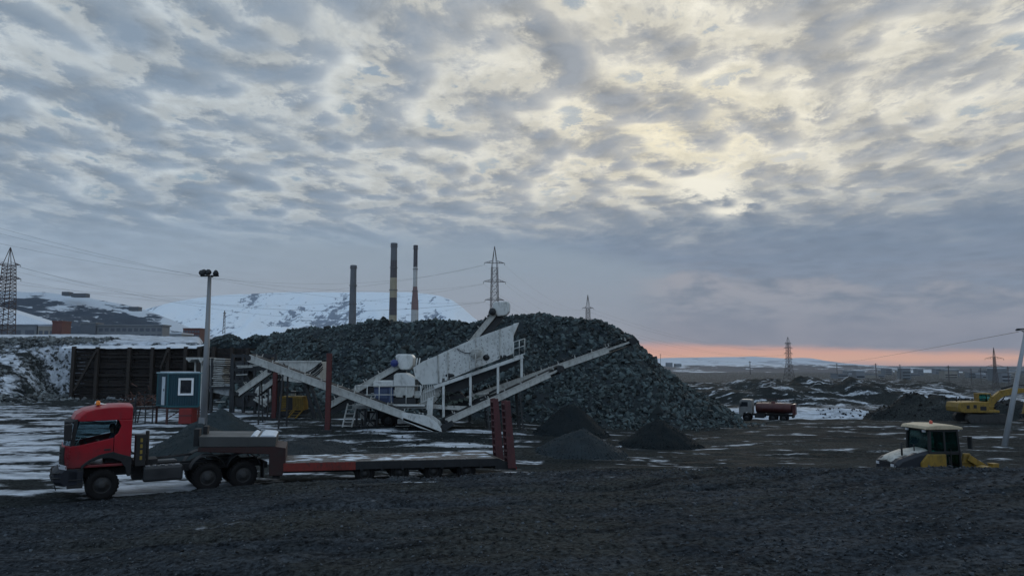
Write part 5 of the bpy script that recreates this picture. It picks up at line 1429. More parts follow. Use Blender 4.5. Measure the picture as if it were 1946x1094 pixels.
# ================================================================== floodlight mast
GALV = mat('galvanised_pole', (.20, .21, .22), .5, metal=.35, var=.12, scale=.6)
def flood_mast():
    Y = 50.; top = W(398.5, 524, Y); x = top.x; zg = gz(x, Y)
    root = thing('floodlight_mast', 'tall grey pole topped by a crossbar of floodlights, behind the trailer gooseneck', 'light mast', (x, Y, zg))
    p = MB(); p.tube((x, Y, zg - .2), (x, Y, top.z), .27, .13, 8); p.box((x, Y, zg + .04), (.8, .8, .08)); p.bb(x - .20, x + .20, Y - .34, Y - .26, zg + .7, zg + 1.5)
    wb(p, 'pole', GALV, root)
    c = MB(); c.bar((x - .62, Y, top.z), (x + .62, Y, top.z), .10, .10); c.bar((x, Y - .5, top.z), (x, Y + .5, top.z), .1); wb(c, 'crossbar', PDARK, root)
    for dx, dy, rz in ((-.50, -.1, .5), (-.22, -.45, .15), (.08, -.48, -.1), (.44, -.12, -.6)):
        m = MB(); M_ = Matrix.Translation((x + dx, Y + dy, top.z + .17)) @ Matrix.Rotation(rz, 4, 'Z') @ Matrix.Rotation(.5, 4, 'X')
        m.lathe([(.001, .18), (.10, .16), (.19, -.02), (.20, -.10), (.18, -.10), (.001, -.07)], 14, M_ @ Matrix.Rotation(math.pi / 2 * 1, 4, 'X'))
        m.tube((x + dx, Y + dy, top.z), (x + dx, Y + dy, top.z + .12), .03, None, 6)
        f = wb(m, 'floodlight', PDARK, root)
        l = MB(); l.lathe([(.001, -.075), (.175, -.105)], 14, M_ @ Matrix.Rotation(math.pi / 2, 4, 'X')); subpart(l, 'lens', LAMP, f)
flood_mast()
def lean_pole():
    Y = 50.; b = W(1907, 850, Y); t = W(1953, 612, Y); zg = gz(b.x, Y)
    root = thing('lamp_pole', 'leaning pale concrete pole at the right edge with a small lamp arm', 'pole', (b.x, Y, zg))
    p = MB(); p.tube((b.x, Y, zg - .3), t, .19, .11, 8); wb(p, 'pole', mat('weathered_concrete', (.30, .32, .34), .85, var=.2, scale=.7, bump=.3), root)
    a = MB(); e = W(1934, 627, Y); q = Vector((b.x, Y, zg)).lerp(t, .93); a.tube(q, e, .035, None, 6); a.tube(q + Vector((0, 0, -.3)), e.lerp(q, .5), .02, None, 6)
    a.bar(q + Vector((-.5, 0, .12)), q + Vector((.5, 0, .12)), .08); wb(a, 'arm', PDARK, root)
    l = MB(); l.lathe([(.001, .12), (.09, .08), (.15, -.04), (.001, -.03)], 12, Matrix.Translation(e)); wb(l, 'lamp', PDARK, root)
lean_pole()

# ================================================================== pylons, masts and wires
STEEL = mat('pylon_steel', (.085, .075, .075), .7, var=.3, scale=.3)
RSTEEL = mat('rusty_pylon_steel', (.045, .030, .029), .75, var=.3, scale=.3)
INS = mat('insulator_glass', (.10, .12, .12), .3, var=.1)
def pylon(px, top_py, Y, zb, w0, w1, arms, label, waist=.6, th=.16, m=STEEL, panels=11, rz=.0, peak=.16, group='lattice pylons'):
    t = W(px, top_py, Y); x = t.x; H = t.z - zb
    root = thing('pylon', label, 'pylon', (x, Y, zb), rz, group)
    b = MB(); hs = np.concatenate([np.linspace(0, H * waist, max(3, panels // 2 + 1)), np.linspace(H * waist, H * (1 - peak), max(4, panels // 2 + 2))[1:]])
    def hw(z):
        if z < H * waist: return (w0 + (w1 - w0) * z / (H * waist)) / 2
        if z < H * (1 - peak): return w1 / 2 * (1 - .25 * (z / H - waist) / (1 - peak - waist))
        return w1 / 2 * .75 * (1 - (z / H - (1 - peak)) / peak) + .02
    zs = list(hs) + [H]
    cs = ((-1, -1), (1, -1), (1, 1), (-1, 1))
    for z0, z1 in zip(zs[:-1], zs[1:]):
        for k in range(4):
            a, c = cs[k], cs[(k + 1) % 4]; h0, h1 = hw(z0), hw(z1)
            b.bar((a[0] * h0, a[1] * h0, z0), (a[0] * h1, a[1] * h1, z1), th, th)
            if z1 < H:
                b.bar((a[0] * h0, a[1] * h0, z0), (c[0] * h1, c[1] * h1, z1), th * .6, th * .6); b.bar((c[0] * h0, c[1] * h0, z0), (a[0] * h1, a[1] * h1, z1), th * .6, th * .6)
                b.bar((a[0] * h1, a[1] * h1, z1), (c[0] * h1, c[1] * h1, z1), th * .6, th * .6)
    b.build('lattice_tower', m, root)
    tips = []
    for f, span in arms:
        z = H * f; a = MB(); h = hw(z)
        for s in (-1, 1):
            tip = Vector((s * span, 0, z))
            for y in (-1, 1): a.bar((s * h, y * h, z), tip, th * .7); a.bar((s * h, y * h, z + span * .22), tip, th * .6)
            for k in (.33, .66): p = Vector((s * h, 0, z)).lerp(tip, k); a.bar((p.x, -h * (1 - k), z), (p.x, 0, z + span * .22 * (1 - k)), th * .5); a.bar((p.x, h * (1 - k), z), (p.x, 0, z + span * .22 * (1 - k)), th * .5)
            tips.append(Matrix.Translation((x, Y, zb)) @ Matrix.Rotation(rz, 4, 'Z') @ (tip - Vector((0, 0, span * .22))))
        a.bar((-h - .05, -h, z), (h + .05, -h, z), th * .7); a.bar((-h - .05, h, z), (h + .05, h, z), th * .7)
        ar = a.build('crossarm', m, root)
        i = MB()
        for s in (-1, 1):
            for q in range(5): zz = z - span * .22 * (q + .3) / 5; i.lathe([(.02, -.06), (.14, 0), (.02, .07)], 6, Matrix.Translation((s * span, 0, zz)) @ Matrix.Diagonal((th / .16, th / .16, span * .22 / .6, 1)))
        i.build('insulator', INS, ar)
    return tips
T_L = pylon(20, 470, 200, gz(W(20, 640, 200).x, 200), 3.7, 3.0, ((.66, 3.3), (.81, 2.9)), 'dark rust-brown pylon before the broad snow roof of the factory shed', .45, .15, RSTEEL, 16, .06, .20)
T_C = pylon(940, 468, 220, -.5, 5.2, 2.2, ((.60, 2.9), (.735, 3.4), (.875, 3.1)), 'tall pylon with three crossarms rising straight behind the highest conveyor hood', .52, .13, STEEL, 12, .25, .16)
T_M = pylon(1117, 560, 430, -4, 6, 2.4, ((.55, 3.6), (.70, 4.0), (.84, 3.6)), 'smaller grey pylon standing just over the shoulder of the rock heap', .5, .17, STEEL, 10, .3, .16)
T_R = pylon(1497, 640, 700, -13.5, 8.4, 3.4, ((.52, 4.2), (.64, 4.6), (.76, 4.6), (.86, 3.6)), 'slim pylon against the orange strip of sky beyond the snowy mounds', .45, .26, STEEL, 10, .3, .12)
T_X = pylon(1888, 660, 360, -8., 2.3, 1.0, ((.56, 3.9), (.74, 4.4)), 'dark narrow pylon rising behind the yellow excavator boom', .5, .14, STEEL, 12, -.05, .22)
def mast(px, top, bot, Y, w, label):
    t, b = W(px, top, Y), W(px, bot, Y); root = thing('mast', label, 'mast', (t.x, Y, b.z), 0, 'far masts and poles'); m = MB(); H = t.z - b.z
    for s in (-1, 1): m.bar((s * w, 0, 0), (s * w * .4, 0, H * .9), w * .5)
    for k in range(6): z = H * .9 * k / 6; m.bar((-w, 0, z), (w, 0, z + H * .12), w * .3)
    m.bar((0, 0, H * .88), (0, 0, H), w * .7); m.bar((-w * 1.4, 0, H * .9), (w * 1.4, 0, H * .9), w * .5); m.build('lattice', STEEL, root)
mast(427, 590, 634, 600, .9, 'thin lattice mast left of the rock heap, before the snow mountain')
for px, top, bot, Y in ((1255, 672, 694, 900), (1425, 686, 702, 600), (1590, 690, 706, 700), (1664, 690, 714, 520), (1710, 692, 712, 700), (1802, 694, 722, 480), (1845, 700, 722, 600), (1863, 698, 720, 700), (1915, 696, 726, 500)):
    t, b = W(px, top, Y), W(px, bot, Y); root = thing('utility_pole', 'thin far utility pole on the hazy plain to the right', 'pole', (t.x, Y, b.z - 4), 0, 'thin far poles on the right')
    m = MB(); H = t.z - b.z + 4; m.bar((0, 0, 0), (0, 0, H), .42); m.bar((-1.2, 0, H * .93), (1.2, 0, H * .93), .3, .3); m.build('pole', STEEL, root)
WIRE = mat('wire', (.03, .03, .034), .6)
def wire(a, b, sag, r, label, group='power lines'):
    a = Vector(a); b = Vector(b); n = 28; pts = [a.lerp(b, t / n) - Vector((0, 0, sag * 4 * (t / n) * (1 - t / n))) for t in range(n + 1)]
    m = MB()
    vs = []; k = 4
    for p in pts:
        for q in range(k): an = 2 * math.pi * q / k; vs.append((p.x, p.y + math.cos(an) * r, p.z + math.sin(an) * r))
    m.add(vs, [(i * k + q, i * k + (q + 1) % k, (i + 1) * k + (q + 1) % k, (i + 1) * k + q) for i in range(n) for q in range(k)], True)
    o = m.build('power_line', WIRE); tag(o, label, 'wire', group)
LA = 'faint overhead wire descending from the top left of the sky to the tall central pylon'
for k, (px, py) in enumerate(((-90, 408), (-90, 420), (-90, 442), (-90, 470))):
    wire(W(px, py, 120), T_C[(k * 2) % 6], 5 + k, .014, LA)
for k in range(4): wire(T_L[k], T_C[(4, 2, 0, 0)[k]], 6.5, .016, 'thin wire from the left-edge pylon across to the tall central pylon')
for k in range(6): wire(T_C[k], T_M[k], 5, .018, 'thin wire between the tall central pylon and the smaller pylon behind the heap')
for k in range(6): wire(T_M[k], T_R[k], 8, .026, 'thin wire between the pylon behind the heap and the slim one in the orange strip')
wire(W(1936, 630, 50), T_R[1], 3.4, .016, 'dark cable sagging left from the leaning pole at the right edge')
for k in range(2): wire(W(1965, 618, 50) + Vector((k * .4, 0, 0)), (60, 30, 9), .8, .012, 'short wire leaving the leaning pole beyond the right edge')

# ================================================================== smokestacks
def stack(px, top, Y, w0, w1, bands, label, bulge=None):
    t = W(px, top, Y); root = thing('smokestack', label, 'chimney', (t.x, Y, -5), 0, 'far smokestacks'); H = t.z + 5
    def rad(z): 
        r = w0 + (w1 - w0) * z / H
        if bulge: r = np.interp(z / H, [0, bulge[0], bulge[1], 1], [w0, w0 * .86, w1 * 1.05, w1])
        return float(r)
    zz = [0] + [H * f for f, _ in bands]
    for k, (f, m) in enumerate(bands):
        a, b = zz[k], zz[k + 1]; n = 6; b_ = MB()
        b_.lathe([(rad(a + (b - a) * q / n), a + (b - a) * q / n) for q in range(n + 1)], 24)
        if k == len(bands) - 1: b_.lathe([(rad(H), H), (rad(H) * 1.12, H - .5), (rad(H) * 1.12, H - 4), (rad(H), H - 5)], 24); b_.lathe([(rad(H), H), (rad(H) * .8, H - .2), (rad(H) * .8, H - 8)], 24)
        b_.build('band' if len(bands) > 1 else 'shaft', m, root)
    for f in (.62, .80, .97):
        r = MB(); r.lathe([(rad(H * f) + .02, H * f), (rad(H * f) + 1.2, H * f), (rad(H * f) + 1.2, H * f + 1.2), (rad(H * f) + .02, H * f + .2)], 24); r.build('gallery', STEEL, root)
CON = mat('sooty_concrete', (.095, .10, .11), .9, var=.3, scale=.02); SOOT = mat('soot_dark_band', (.055, .045, .05), .9, var=.25, scale=.02)
BUFF = mat('buff_band', (.30, .26, .18), .9, var=.25, scale=.02); REDB = mat('faded_red_band', (.18, .105, .10), .9, var=.25, scale=.02); WHB = mat('faded_white_band', (.42, .42, .41), .9, var=.25, scale=.02)
stack(672, 504, 1300, 7.2, 5.2, ((1., CON),), 'shortest far smokestack, plain dark grey, leftmost of three')
stack(749, 462, 1420, 8.6, 6.0, ((.26, BUFF), (.42, BUFF), (.56, SOOT), (.72, BUFF), (.86, SOOT), (1., CON)), 'tallest far smokestack with buff and dark bands, middle of three')
stack(790, 466, 1420, 8.0, 4.0, ((.22, REDB), (.47, WHB), (.66, REDB), (.82, WHB), (1., SOOT)), 'far smokestack with a shoulder and faded red and white bands, rightmost of three', (.52, .66))

# ================================================================== buildings
GREYW = mat('grey_precast_wall', (.15, .165, .18), .85, var=.2, scale=.15); BEIGEW = mat('beige_wall', (.24, .225, .20), .85, var=.2, scale=.15); BRICK = mat('red_brick_wall', (.10, .042, .036), .85, var=.3, scale=.3)
CITYW = mat('distant_town_wall', (.20, .215, .235), .9, var=.35, scale=.02)
def block(name, label, x0, x1, py0, py1, Y, depth, wall, group=None, rows=0, cols=0, parts=None, roof=SNOWM, win=mat('dull_window_band', (.07, .08, .10), .4), cat='building'):
    a, b = W(x0, py1, Y), W(x1, py0, Y); zb = (min(a.z, gz((a.x + b.x) / 2, Y)) if Y < 1800 else a.z) - 1
    root = thing(name, label, cat, (a.x, Y, zb), 0, group)
    m = MB(); m.bb(a.x, b.x, Y, Y + depth, zb, b.z); wb(m, 'wall', wall, root)
    r = MB(); o = .012 * (b.x - a.x) + .1; r.bb(a.x - o, b.x + o, Y - o, Y + depth + o, b.z + .003, b.z + .35 + (b.z - a.z) * .03); wb(r, 'roof', roof, root)
    if rows:
        for i in range(rows):
            w = MB(); z = a.z + (b.z - a.z) * (i + .62) / (rows + .25); h = (b.z - a.z) / rows * .24
            for j in range(cols): xc = a.x + (b.x - a.x) * (j + .5) / cols; w.bb(xc - (b.x - a.x) / cols * .34, xc + (b.x - a.x) / cols * .34, Y - .06, Y - .003, z - h, z + h)
            wb(w, 'window_row', win, root)
    return root
r0 = block('factory_shed', 'grey factory shed under a broad snow roof at the left edge', -60, 70, 617, 654, 290, 12, GREYW, 'factory buildings on the left', 1, 5)
sr = MB(); a, b, c = W(-130, 552, 300), W(98, 617, 289), W(-130, 617, 289)
sr.prism([W(-130, 560, 310), W(-10, 582, 305), W(98, 616, 289), W(-130, 616, 289)], (0, 0, .0), (0, 14, -.5)); wb(sr, 'snow_roof', SNOWM, r0)
block('factory_shed', 'low beige factory annex between the left-edge shed and the red brick tower', 70.5, 105, 619, 654, 290, 8, BEIGEW, 'factory buildings on the left', 1, 3)
block('brick_tower', 'narrow red brick block right of the beige annex at left', 97, 118, 612, 653, 288, 6, BRICK, 'factory buildings on the left', 0, 0, roof=BRICK)
block('factory_hall', 'long grey factory hall with rows of windows above the plank wall', 151, 309, 619, 657, 330, 7, GREYW, 'factory buildings on the left', 3, 14, roof=GREYW)
block('factory_block', 'grey end block higher than the long factory hall, on its left', 151.5, 182, 615, 657, 329, 6, mat('dark_grey_wall', (.10, .115, .135), .85, var=.2), 'factory buildings on the left', 0, 0, roof=GREYW)
block('brick_house', 'hazy red brick house below the dark ridge, left of the floodlight mast', 347, 380, 625, 650, 420, 14, BRICK, 'factory buildings on the left', 3, 6, roof=BRICK)
block('factory_block', 'small grey block between the long hall and the red brick house', 312, 345, 634, 654, 380, 14, GREYW, 'factory buildings on the left', 1, 4)
for x0, x1, y0, y1, lab in ((117, 131, 551, 551.5, 'small dark building on the ridge skyline, left of its long neighbour'), (135, 163, 554, 554.5, 'long low dark building on the ridge skyline at left'), (244, 263, 579.5, 580.5, 'dark box building on the slope where ridge and snow mountain meet')):
    block('ridge_building', lab, x0, x1, y0 + 3.5, y1 + 9, 1960, 20, mat('dark_ridge_wall', (.06, .07, .085), .9), 'buildings on the ridge', 0, 0, roof=GREYW)
for x0, x1, y0, y1, lab in ((1268, 1278, 689, 696, 'tiny square far works building left of the orange-sky pylon'), (1284, 1295, 691, 696, 'tiny low far works building just right of its square neighbour')):
    block('far_works', lab, x0, x1, y0, y1, 1900, 20, CITYW, 'far works on the horizon')
rnd = random.Random(31)
for k in range(34):
    Yc = rnd.uniform(700, 1700); px = rnd.uniform(1590, 1990); w = rnd.uniform(8, 26); x = (px - 973) / FPX * Yc
    g = gz(x, Yc); h = rnd.uniform(5, 15); a = W(px, 700, Yc)
    root = thing('town_building', 'small hazy block of the distant town low on the right', 'building', (a.x, Yc, g - 1), rnd.uniform(-.2, .2), 'blocks of the distant town')
    m = MB(); ww = w * Yc / FPX; m.bb(-ww / 2, ww / 2, 0, 14, 0, h); m.build('wall', rnd.choice((CITYW, GREYW, BEIGEW, BRICK if k % 5 == 0 else CITYW)), root)
    r = MB(); r.bb(-ww / 2 - .3, ww / 2 + .3, -.3, 14.3, h + .003, h + .6); r.build('roof', rnd.choice((SNOWM, GREYW)), root)
    w_ = MB()
    for i in range(max(1, int(h / 4))): w_.bb(-ww * .45, ww * .45, -.06, -.003, 2 + i * 3.6, 3.4 + i * 3.6)
    w_.build('window_row', DARKGLASS, root)
# ================================================================== wheel loader
def loader():
    x0, y0 = 13.85, 28.0
    z0 = .08; rz = .10
    root = thing('wheel_loader', 'yellow wheel loader with snow on its hood and cream cab roof, behind the gravel rim', 'wheel loader', (x0, y0, z0), rz); root.scale = (.77, .82, .82)
    # x forward, y left (away from the viewer), rear of the machine at x = 0
    h = MB(); hood = [(.0, 1.15), (.04, 1.58), (.30, 1.76), (1.15, 2.02), (1.75, 2.12), (1.75, 1.15)]
    loft_y(h, hood, [(-.82, lambda x, z: (x + .08, z - .10)), (-.70, lambda x, z: (x, z)), (.70, lambda x, z: (x, z)), (.82, lambda x, z: (x + .08, z - .10))])
    hd = h.build('hood', mat('dark_blue_grey_hood', (.014, .018, .026), .5, var=.3), root, .03)
    s = MB()
    pts = [(.03, 1.62, .60), (.33, 1.79, .66), (.75, 1.91, .70), (1.2, 2.05, .71), (1.72, 2.15, .68)]
    vs = []
    for x, z, w in pts:
        for k in range(7): q = -1 + 2 * k / 6; vs.append((x + .05 * float(vnoise(q * 3, x * 4, 2)), q * w, z + .04 - .07 * q * q + .11 * float(fbm(x * 3, q * 4, 3, 8)) - .05))
    s.add(vs, [(7 * i + k, 7 * i + k + 1, 7 * i + k + 8, 7 * i + k + 7) for i in range(4) for k in range(6) if (i, k) not in ((0, 0), (3, 5), (1, 0))], True)
    n = len(s.v); sn = s.build('hood_snow', mat('hood_snow', (.50, .49, .45), .8, var=.2, dirt=(.10, .09, .07), dirt_amt=.55), root); sn['kind'] = 'stuff'
    md = sn.modifiers.new('thick', 'SOLIDIFY'); md.thickness = .07; md.offset = -1
    gl = MB()
    for k in range(6): gl.bb(.02, .065, -.6, .6, 1.12 + k * .085, 1.16 + k * .085)
    gl.build('rear_grille', BLK, root)
    for y in (-.55, .55): m = MB(); m.bb(-.01, .03, y - .10, y + .10, 1.42, 1.54); m.build('tail_light', LAMP, root)
    cw = MB(); loft_y(cw, [(-.12, .62), (-.14, 1.02), (.55, 1.04), (.55, .62)], [(-1.15, lambda x, z: (x + .2, z)), (-.8, lambda x, z: (x, z)), (.8, lambda x, z: (x, z)), (1.15, lambda x, z: (x + .2, z))]); cw.build('counterweight', BLK, root, .04)
    e = MB(); e.tube((.62, -.42, 1.9), (.62, -.42, 2.46), .045, None, 10); e.tube((1.30, -.35, 2.0), (1.30, -.35, 2.36), .025, None, 8); e.bar((.62, -.42, 2.4), (1.30, -.35, 2.3), .02); e.build('exhaust_pipe', BLK, root)
    # cab
    cx0, cx1, hw = 1.72, 3.32, .80; zf, zr = 2.02, 3.05
    f = MB()
    for (x, xt) in ((cx0, cx0 + .10), (2.55, 2.52), (cx1, cx1 - .12)):
        for y in (-hw, hw): f.bar((x, y, 1.0), (xt, y * .95, zr), .10 if x != cx0 else .13, .10)
    for y in (-hw, hw): f.bar((cx0, y, zf), (cx1, y, zf), .10, .14); f.bar((cx0 + .1, y * .95, zr - .05), (cx1 - .12, y * .95, zr - .05), .10, .10)
    for x, z in ((cx0, zf), (cx1, zf), (cx0 + .1, zr - .05), (cx1 - .12, zr - .05)): f.bar((x, -hw, z), (x, hw, z), .10, .10)
    f.bb(cx0, cx1, -hw + .06, hw - .06, .95, 1.40)
    f.build('cab_frame', BLK, root, .01)
    for y in (-1, 1):
        MB().xz([(1.25, 1.05), (1.25, 1.62), (1.60, 1.98), (2.50, 1.98), (2.50, 1.05)], y * (hw - .02), y * (hw + .12)).build('side_panel', YEL, root, .03)
        g = MB(); g.prism([(cx0 + .08, 0, zf + .06), (2.50, 0, zf + .06), (2.48, 0, zr - .1), (cx0 + .16, 0, zr - .1)], (0, y * hw - .012, 0), (0, y * hw, 0)); g.build('side_window', GREENGLASS, root)
        g = MB(); g.prism([(2.62, 0, 1.35), (cx1 - .08, 0, 1.35), (cx1 - .16, 0, zr - .1), (2.58, 0, zr - .1)], (0, y * hw - .012, 0), (0, y * hw, 0)); d = g.build('door', GREENGLASS, root)
        hb = MB(); hb.bb(2.68, 2.74, y * hw - .05 if y < 0 else y * hw, y * hw if y < 0 else y * hw + .05, 1.55, 1.85); hb.build('handle', BLK, d)
    g = MB(); g.prism([(0, -.74, zf + .06), (0, .74, zf + .06), (.09, .70, zr - .1), (.09, -.70, zr - .1)], (cx0 + .02, 0, 0), (cx0 + .03, 0, 0)); g.build('rear_window', GREENGLASS, root)
    g = MB(); g.prism([(0, -.74, 1.1), (0, .74, 1.1), (-.12, .70, zr - .1), (-.12, -.70, zr - .1)], (cx1, 0, 0), (cx1 + .01, 0, 0)); g.build('windscreen', GREENGLASS, root)
    r = MB(); loft_y(r, [(cx0 - .20, zr + .02), (cx0 - .10, zr + .16), (2.2, zr + .22), (3.0, zr + .20), (cx1 + .10, zr + .12), (cx1 + .12, zr + .02)], [(-hw - .10, lambda x, z: (x, z - .02)), (-hw + .1, lambda x, z: (x, z)), (hw - .1, lambda x, z: (x, z)), (hw + .10, lambda x, z: (x, z - .02))])
    r.build('roof', mat('cream_roof', (.47, .39, .27), .6, var=.15, dirt=(.22, .18, .12), dirt_amt=.45), root, .03)
    b = MB(); b.lathe([(.07, 0), (.075, .08), (.06, .15), (.001, .17)], 12, Matrix.Translation((2.35, -.2, zr + .20))); b.build('beacon', mat('red_beacon', (.55, .10, .06), .3), root)
    for y in (-.6, .6): MB().bb(cx1 + .02, cx1 + .10, y - .09, y + .09, zr - .08, zr + .02).build('work_light', LAMP, root); MB().bb(cx0 - .10, cx0 - .02, y - .08, y + .08, zr - .12, zr - .02).build('work_light', LAMP, root)
    st = MB(); st.bb(2.1, 2.6, -.28, .28, 1.4, 1.85); st.box((2.08, 0, 2.15), (.14, .5, .75), (0, -.1, 0)); st.box((2.98, 0, 1.75), (.22, .4, .75), (0, .25, 0)); st.build('seat', mat('black_seat', (.014, .015, .018), .8), root, .03)
    t = MB(); t.tube((2.95, 0, 2.05), (2.85, 0, 2.18), .02)
    for k in range(18):
        a, a2 = 2 * math.pi * k / 18, 2 * math.pi * (k + 1) / 18; P_ = lambda q: Vector((2.84 + math.sin(q) * .09, math.cos(q) * .2, 2.18 + math.sin(q) * .17)); t.tube(P_(a), P_(a2), .016, None, 6, False)
    t.build('steering_wheel', BLK, root)
    for y in (-1, 1):
        m = MB(); m.bar((cx1 - .1, y * hw, zr - .3), (cx1 + .22, y * (hw + .34), zr - .32), .035); m.bb(cx1 + .20, cx1 + .27, y * (hw + .22), y * (hw + .46), zr - .82, zr - .28); m.build('mirror', BLK, root, .01)
    # yellow bodywork, fenders, steps, front frame and lift arms
    for s in (-1, 1):
        y_ = MB(); y_.xz([(1.2, 1.02), (1.45, 1.32), (2.1, 1.44), (2.62, 1.40), (2.62, 1.02), (2.3, .95)], s * .83, s * 1.22); y_.build('rear_fender', YEL, root, .05)
    for s in (-1, 1):
        ff = MB(); n = 8
        for k in range(n):
            a, a2 = math.pi * (.12 + .76 * k / n), math.pi * (.12 + .76 * (k + 1) / n); c = (4.35, .66)
            ff.prism([(c[0] + math.cos(a) * .78, 0, c[1] + math.sin(a) * .78), (c[0] + math.cos(a2) * .78, 0, c[1] + math.sin(a2) * .78), (c[0] + math.cos(a2) * .82, 0, c[1] + math.sin(a2) * .82), (c[0] + math.cos(a) * .82, 0, c[1] + math.sin(a) * .82)], (0, s * .82, 0), (0, s * 1.30, 0))
        ff.build('front_fender', YEL, root)
    fr = MB(); fr.bb(3.4, 4.3, -.45, .45, .55, 1.55); fr.xz([(3.6, 1.5), (3.75, 1.95), (4.05, 1.95), (4.3, 1.5)], -.5, -.36); fr.xz([(3.6, 1.5), (3.75, 1.95), (4.05, 1.95), (4.3, 1.5)], .36, .5); fr.bb(1.0, 3.4, -.55, .55, .55, 1.0); fr.build('frame', YEL, root, .03)
    for s in (-1, 1):
        la = MB(); la.bar((3.9, s * .55, 1.78), (4.75, s * .55, 1.30), .12, .28); la.bar((4.75, s * .55, 1.30), (5.45, s * .55, .55), .12, .26); la.build('lift_arm', YEL, root, .02)
    fl = MB(); fl.bb(4.72, 5.05, -1.05, -.72, 1.28, 1.52); fl.bb(4.70, 5.07, -1.07, -.70, 1.523, 1.56); fl.bar((4.85, -.88, 1.3), (4.6, -.7, .9), .08); fl.build('lamp_bracket', YEL, root, .02)
    bk = MB(); bk.xz([(5.3, .2), (5.35, .95), (5.6, 1.05), (5.55, .55), (5.75, .15), (6.5, .08), (6.5, .03), (5.4, .05)], -1.3, 1.3); bk.build('bucket', DGR, root)
    sp = MB()
    for k in range(3): sp.bb(2.7, 3.1, -1.16, -.84, .5 + .3 * k, .54 + .3 * k)
    sp.bar((2.68, -1.0, .4), (2.68, -1.0, 2.2), .035); sp.bar((3.14, -1.0, .4), (3.14, -1.0, 2.2), .035); sp.build('steps', BLK, root)
    for x in (1.45, 4.35):
        for s in (-1, 1): wheel(root, x, s * 1.02, .68, .48, s, False, YEL)
loader()

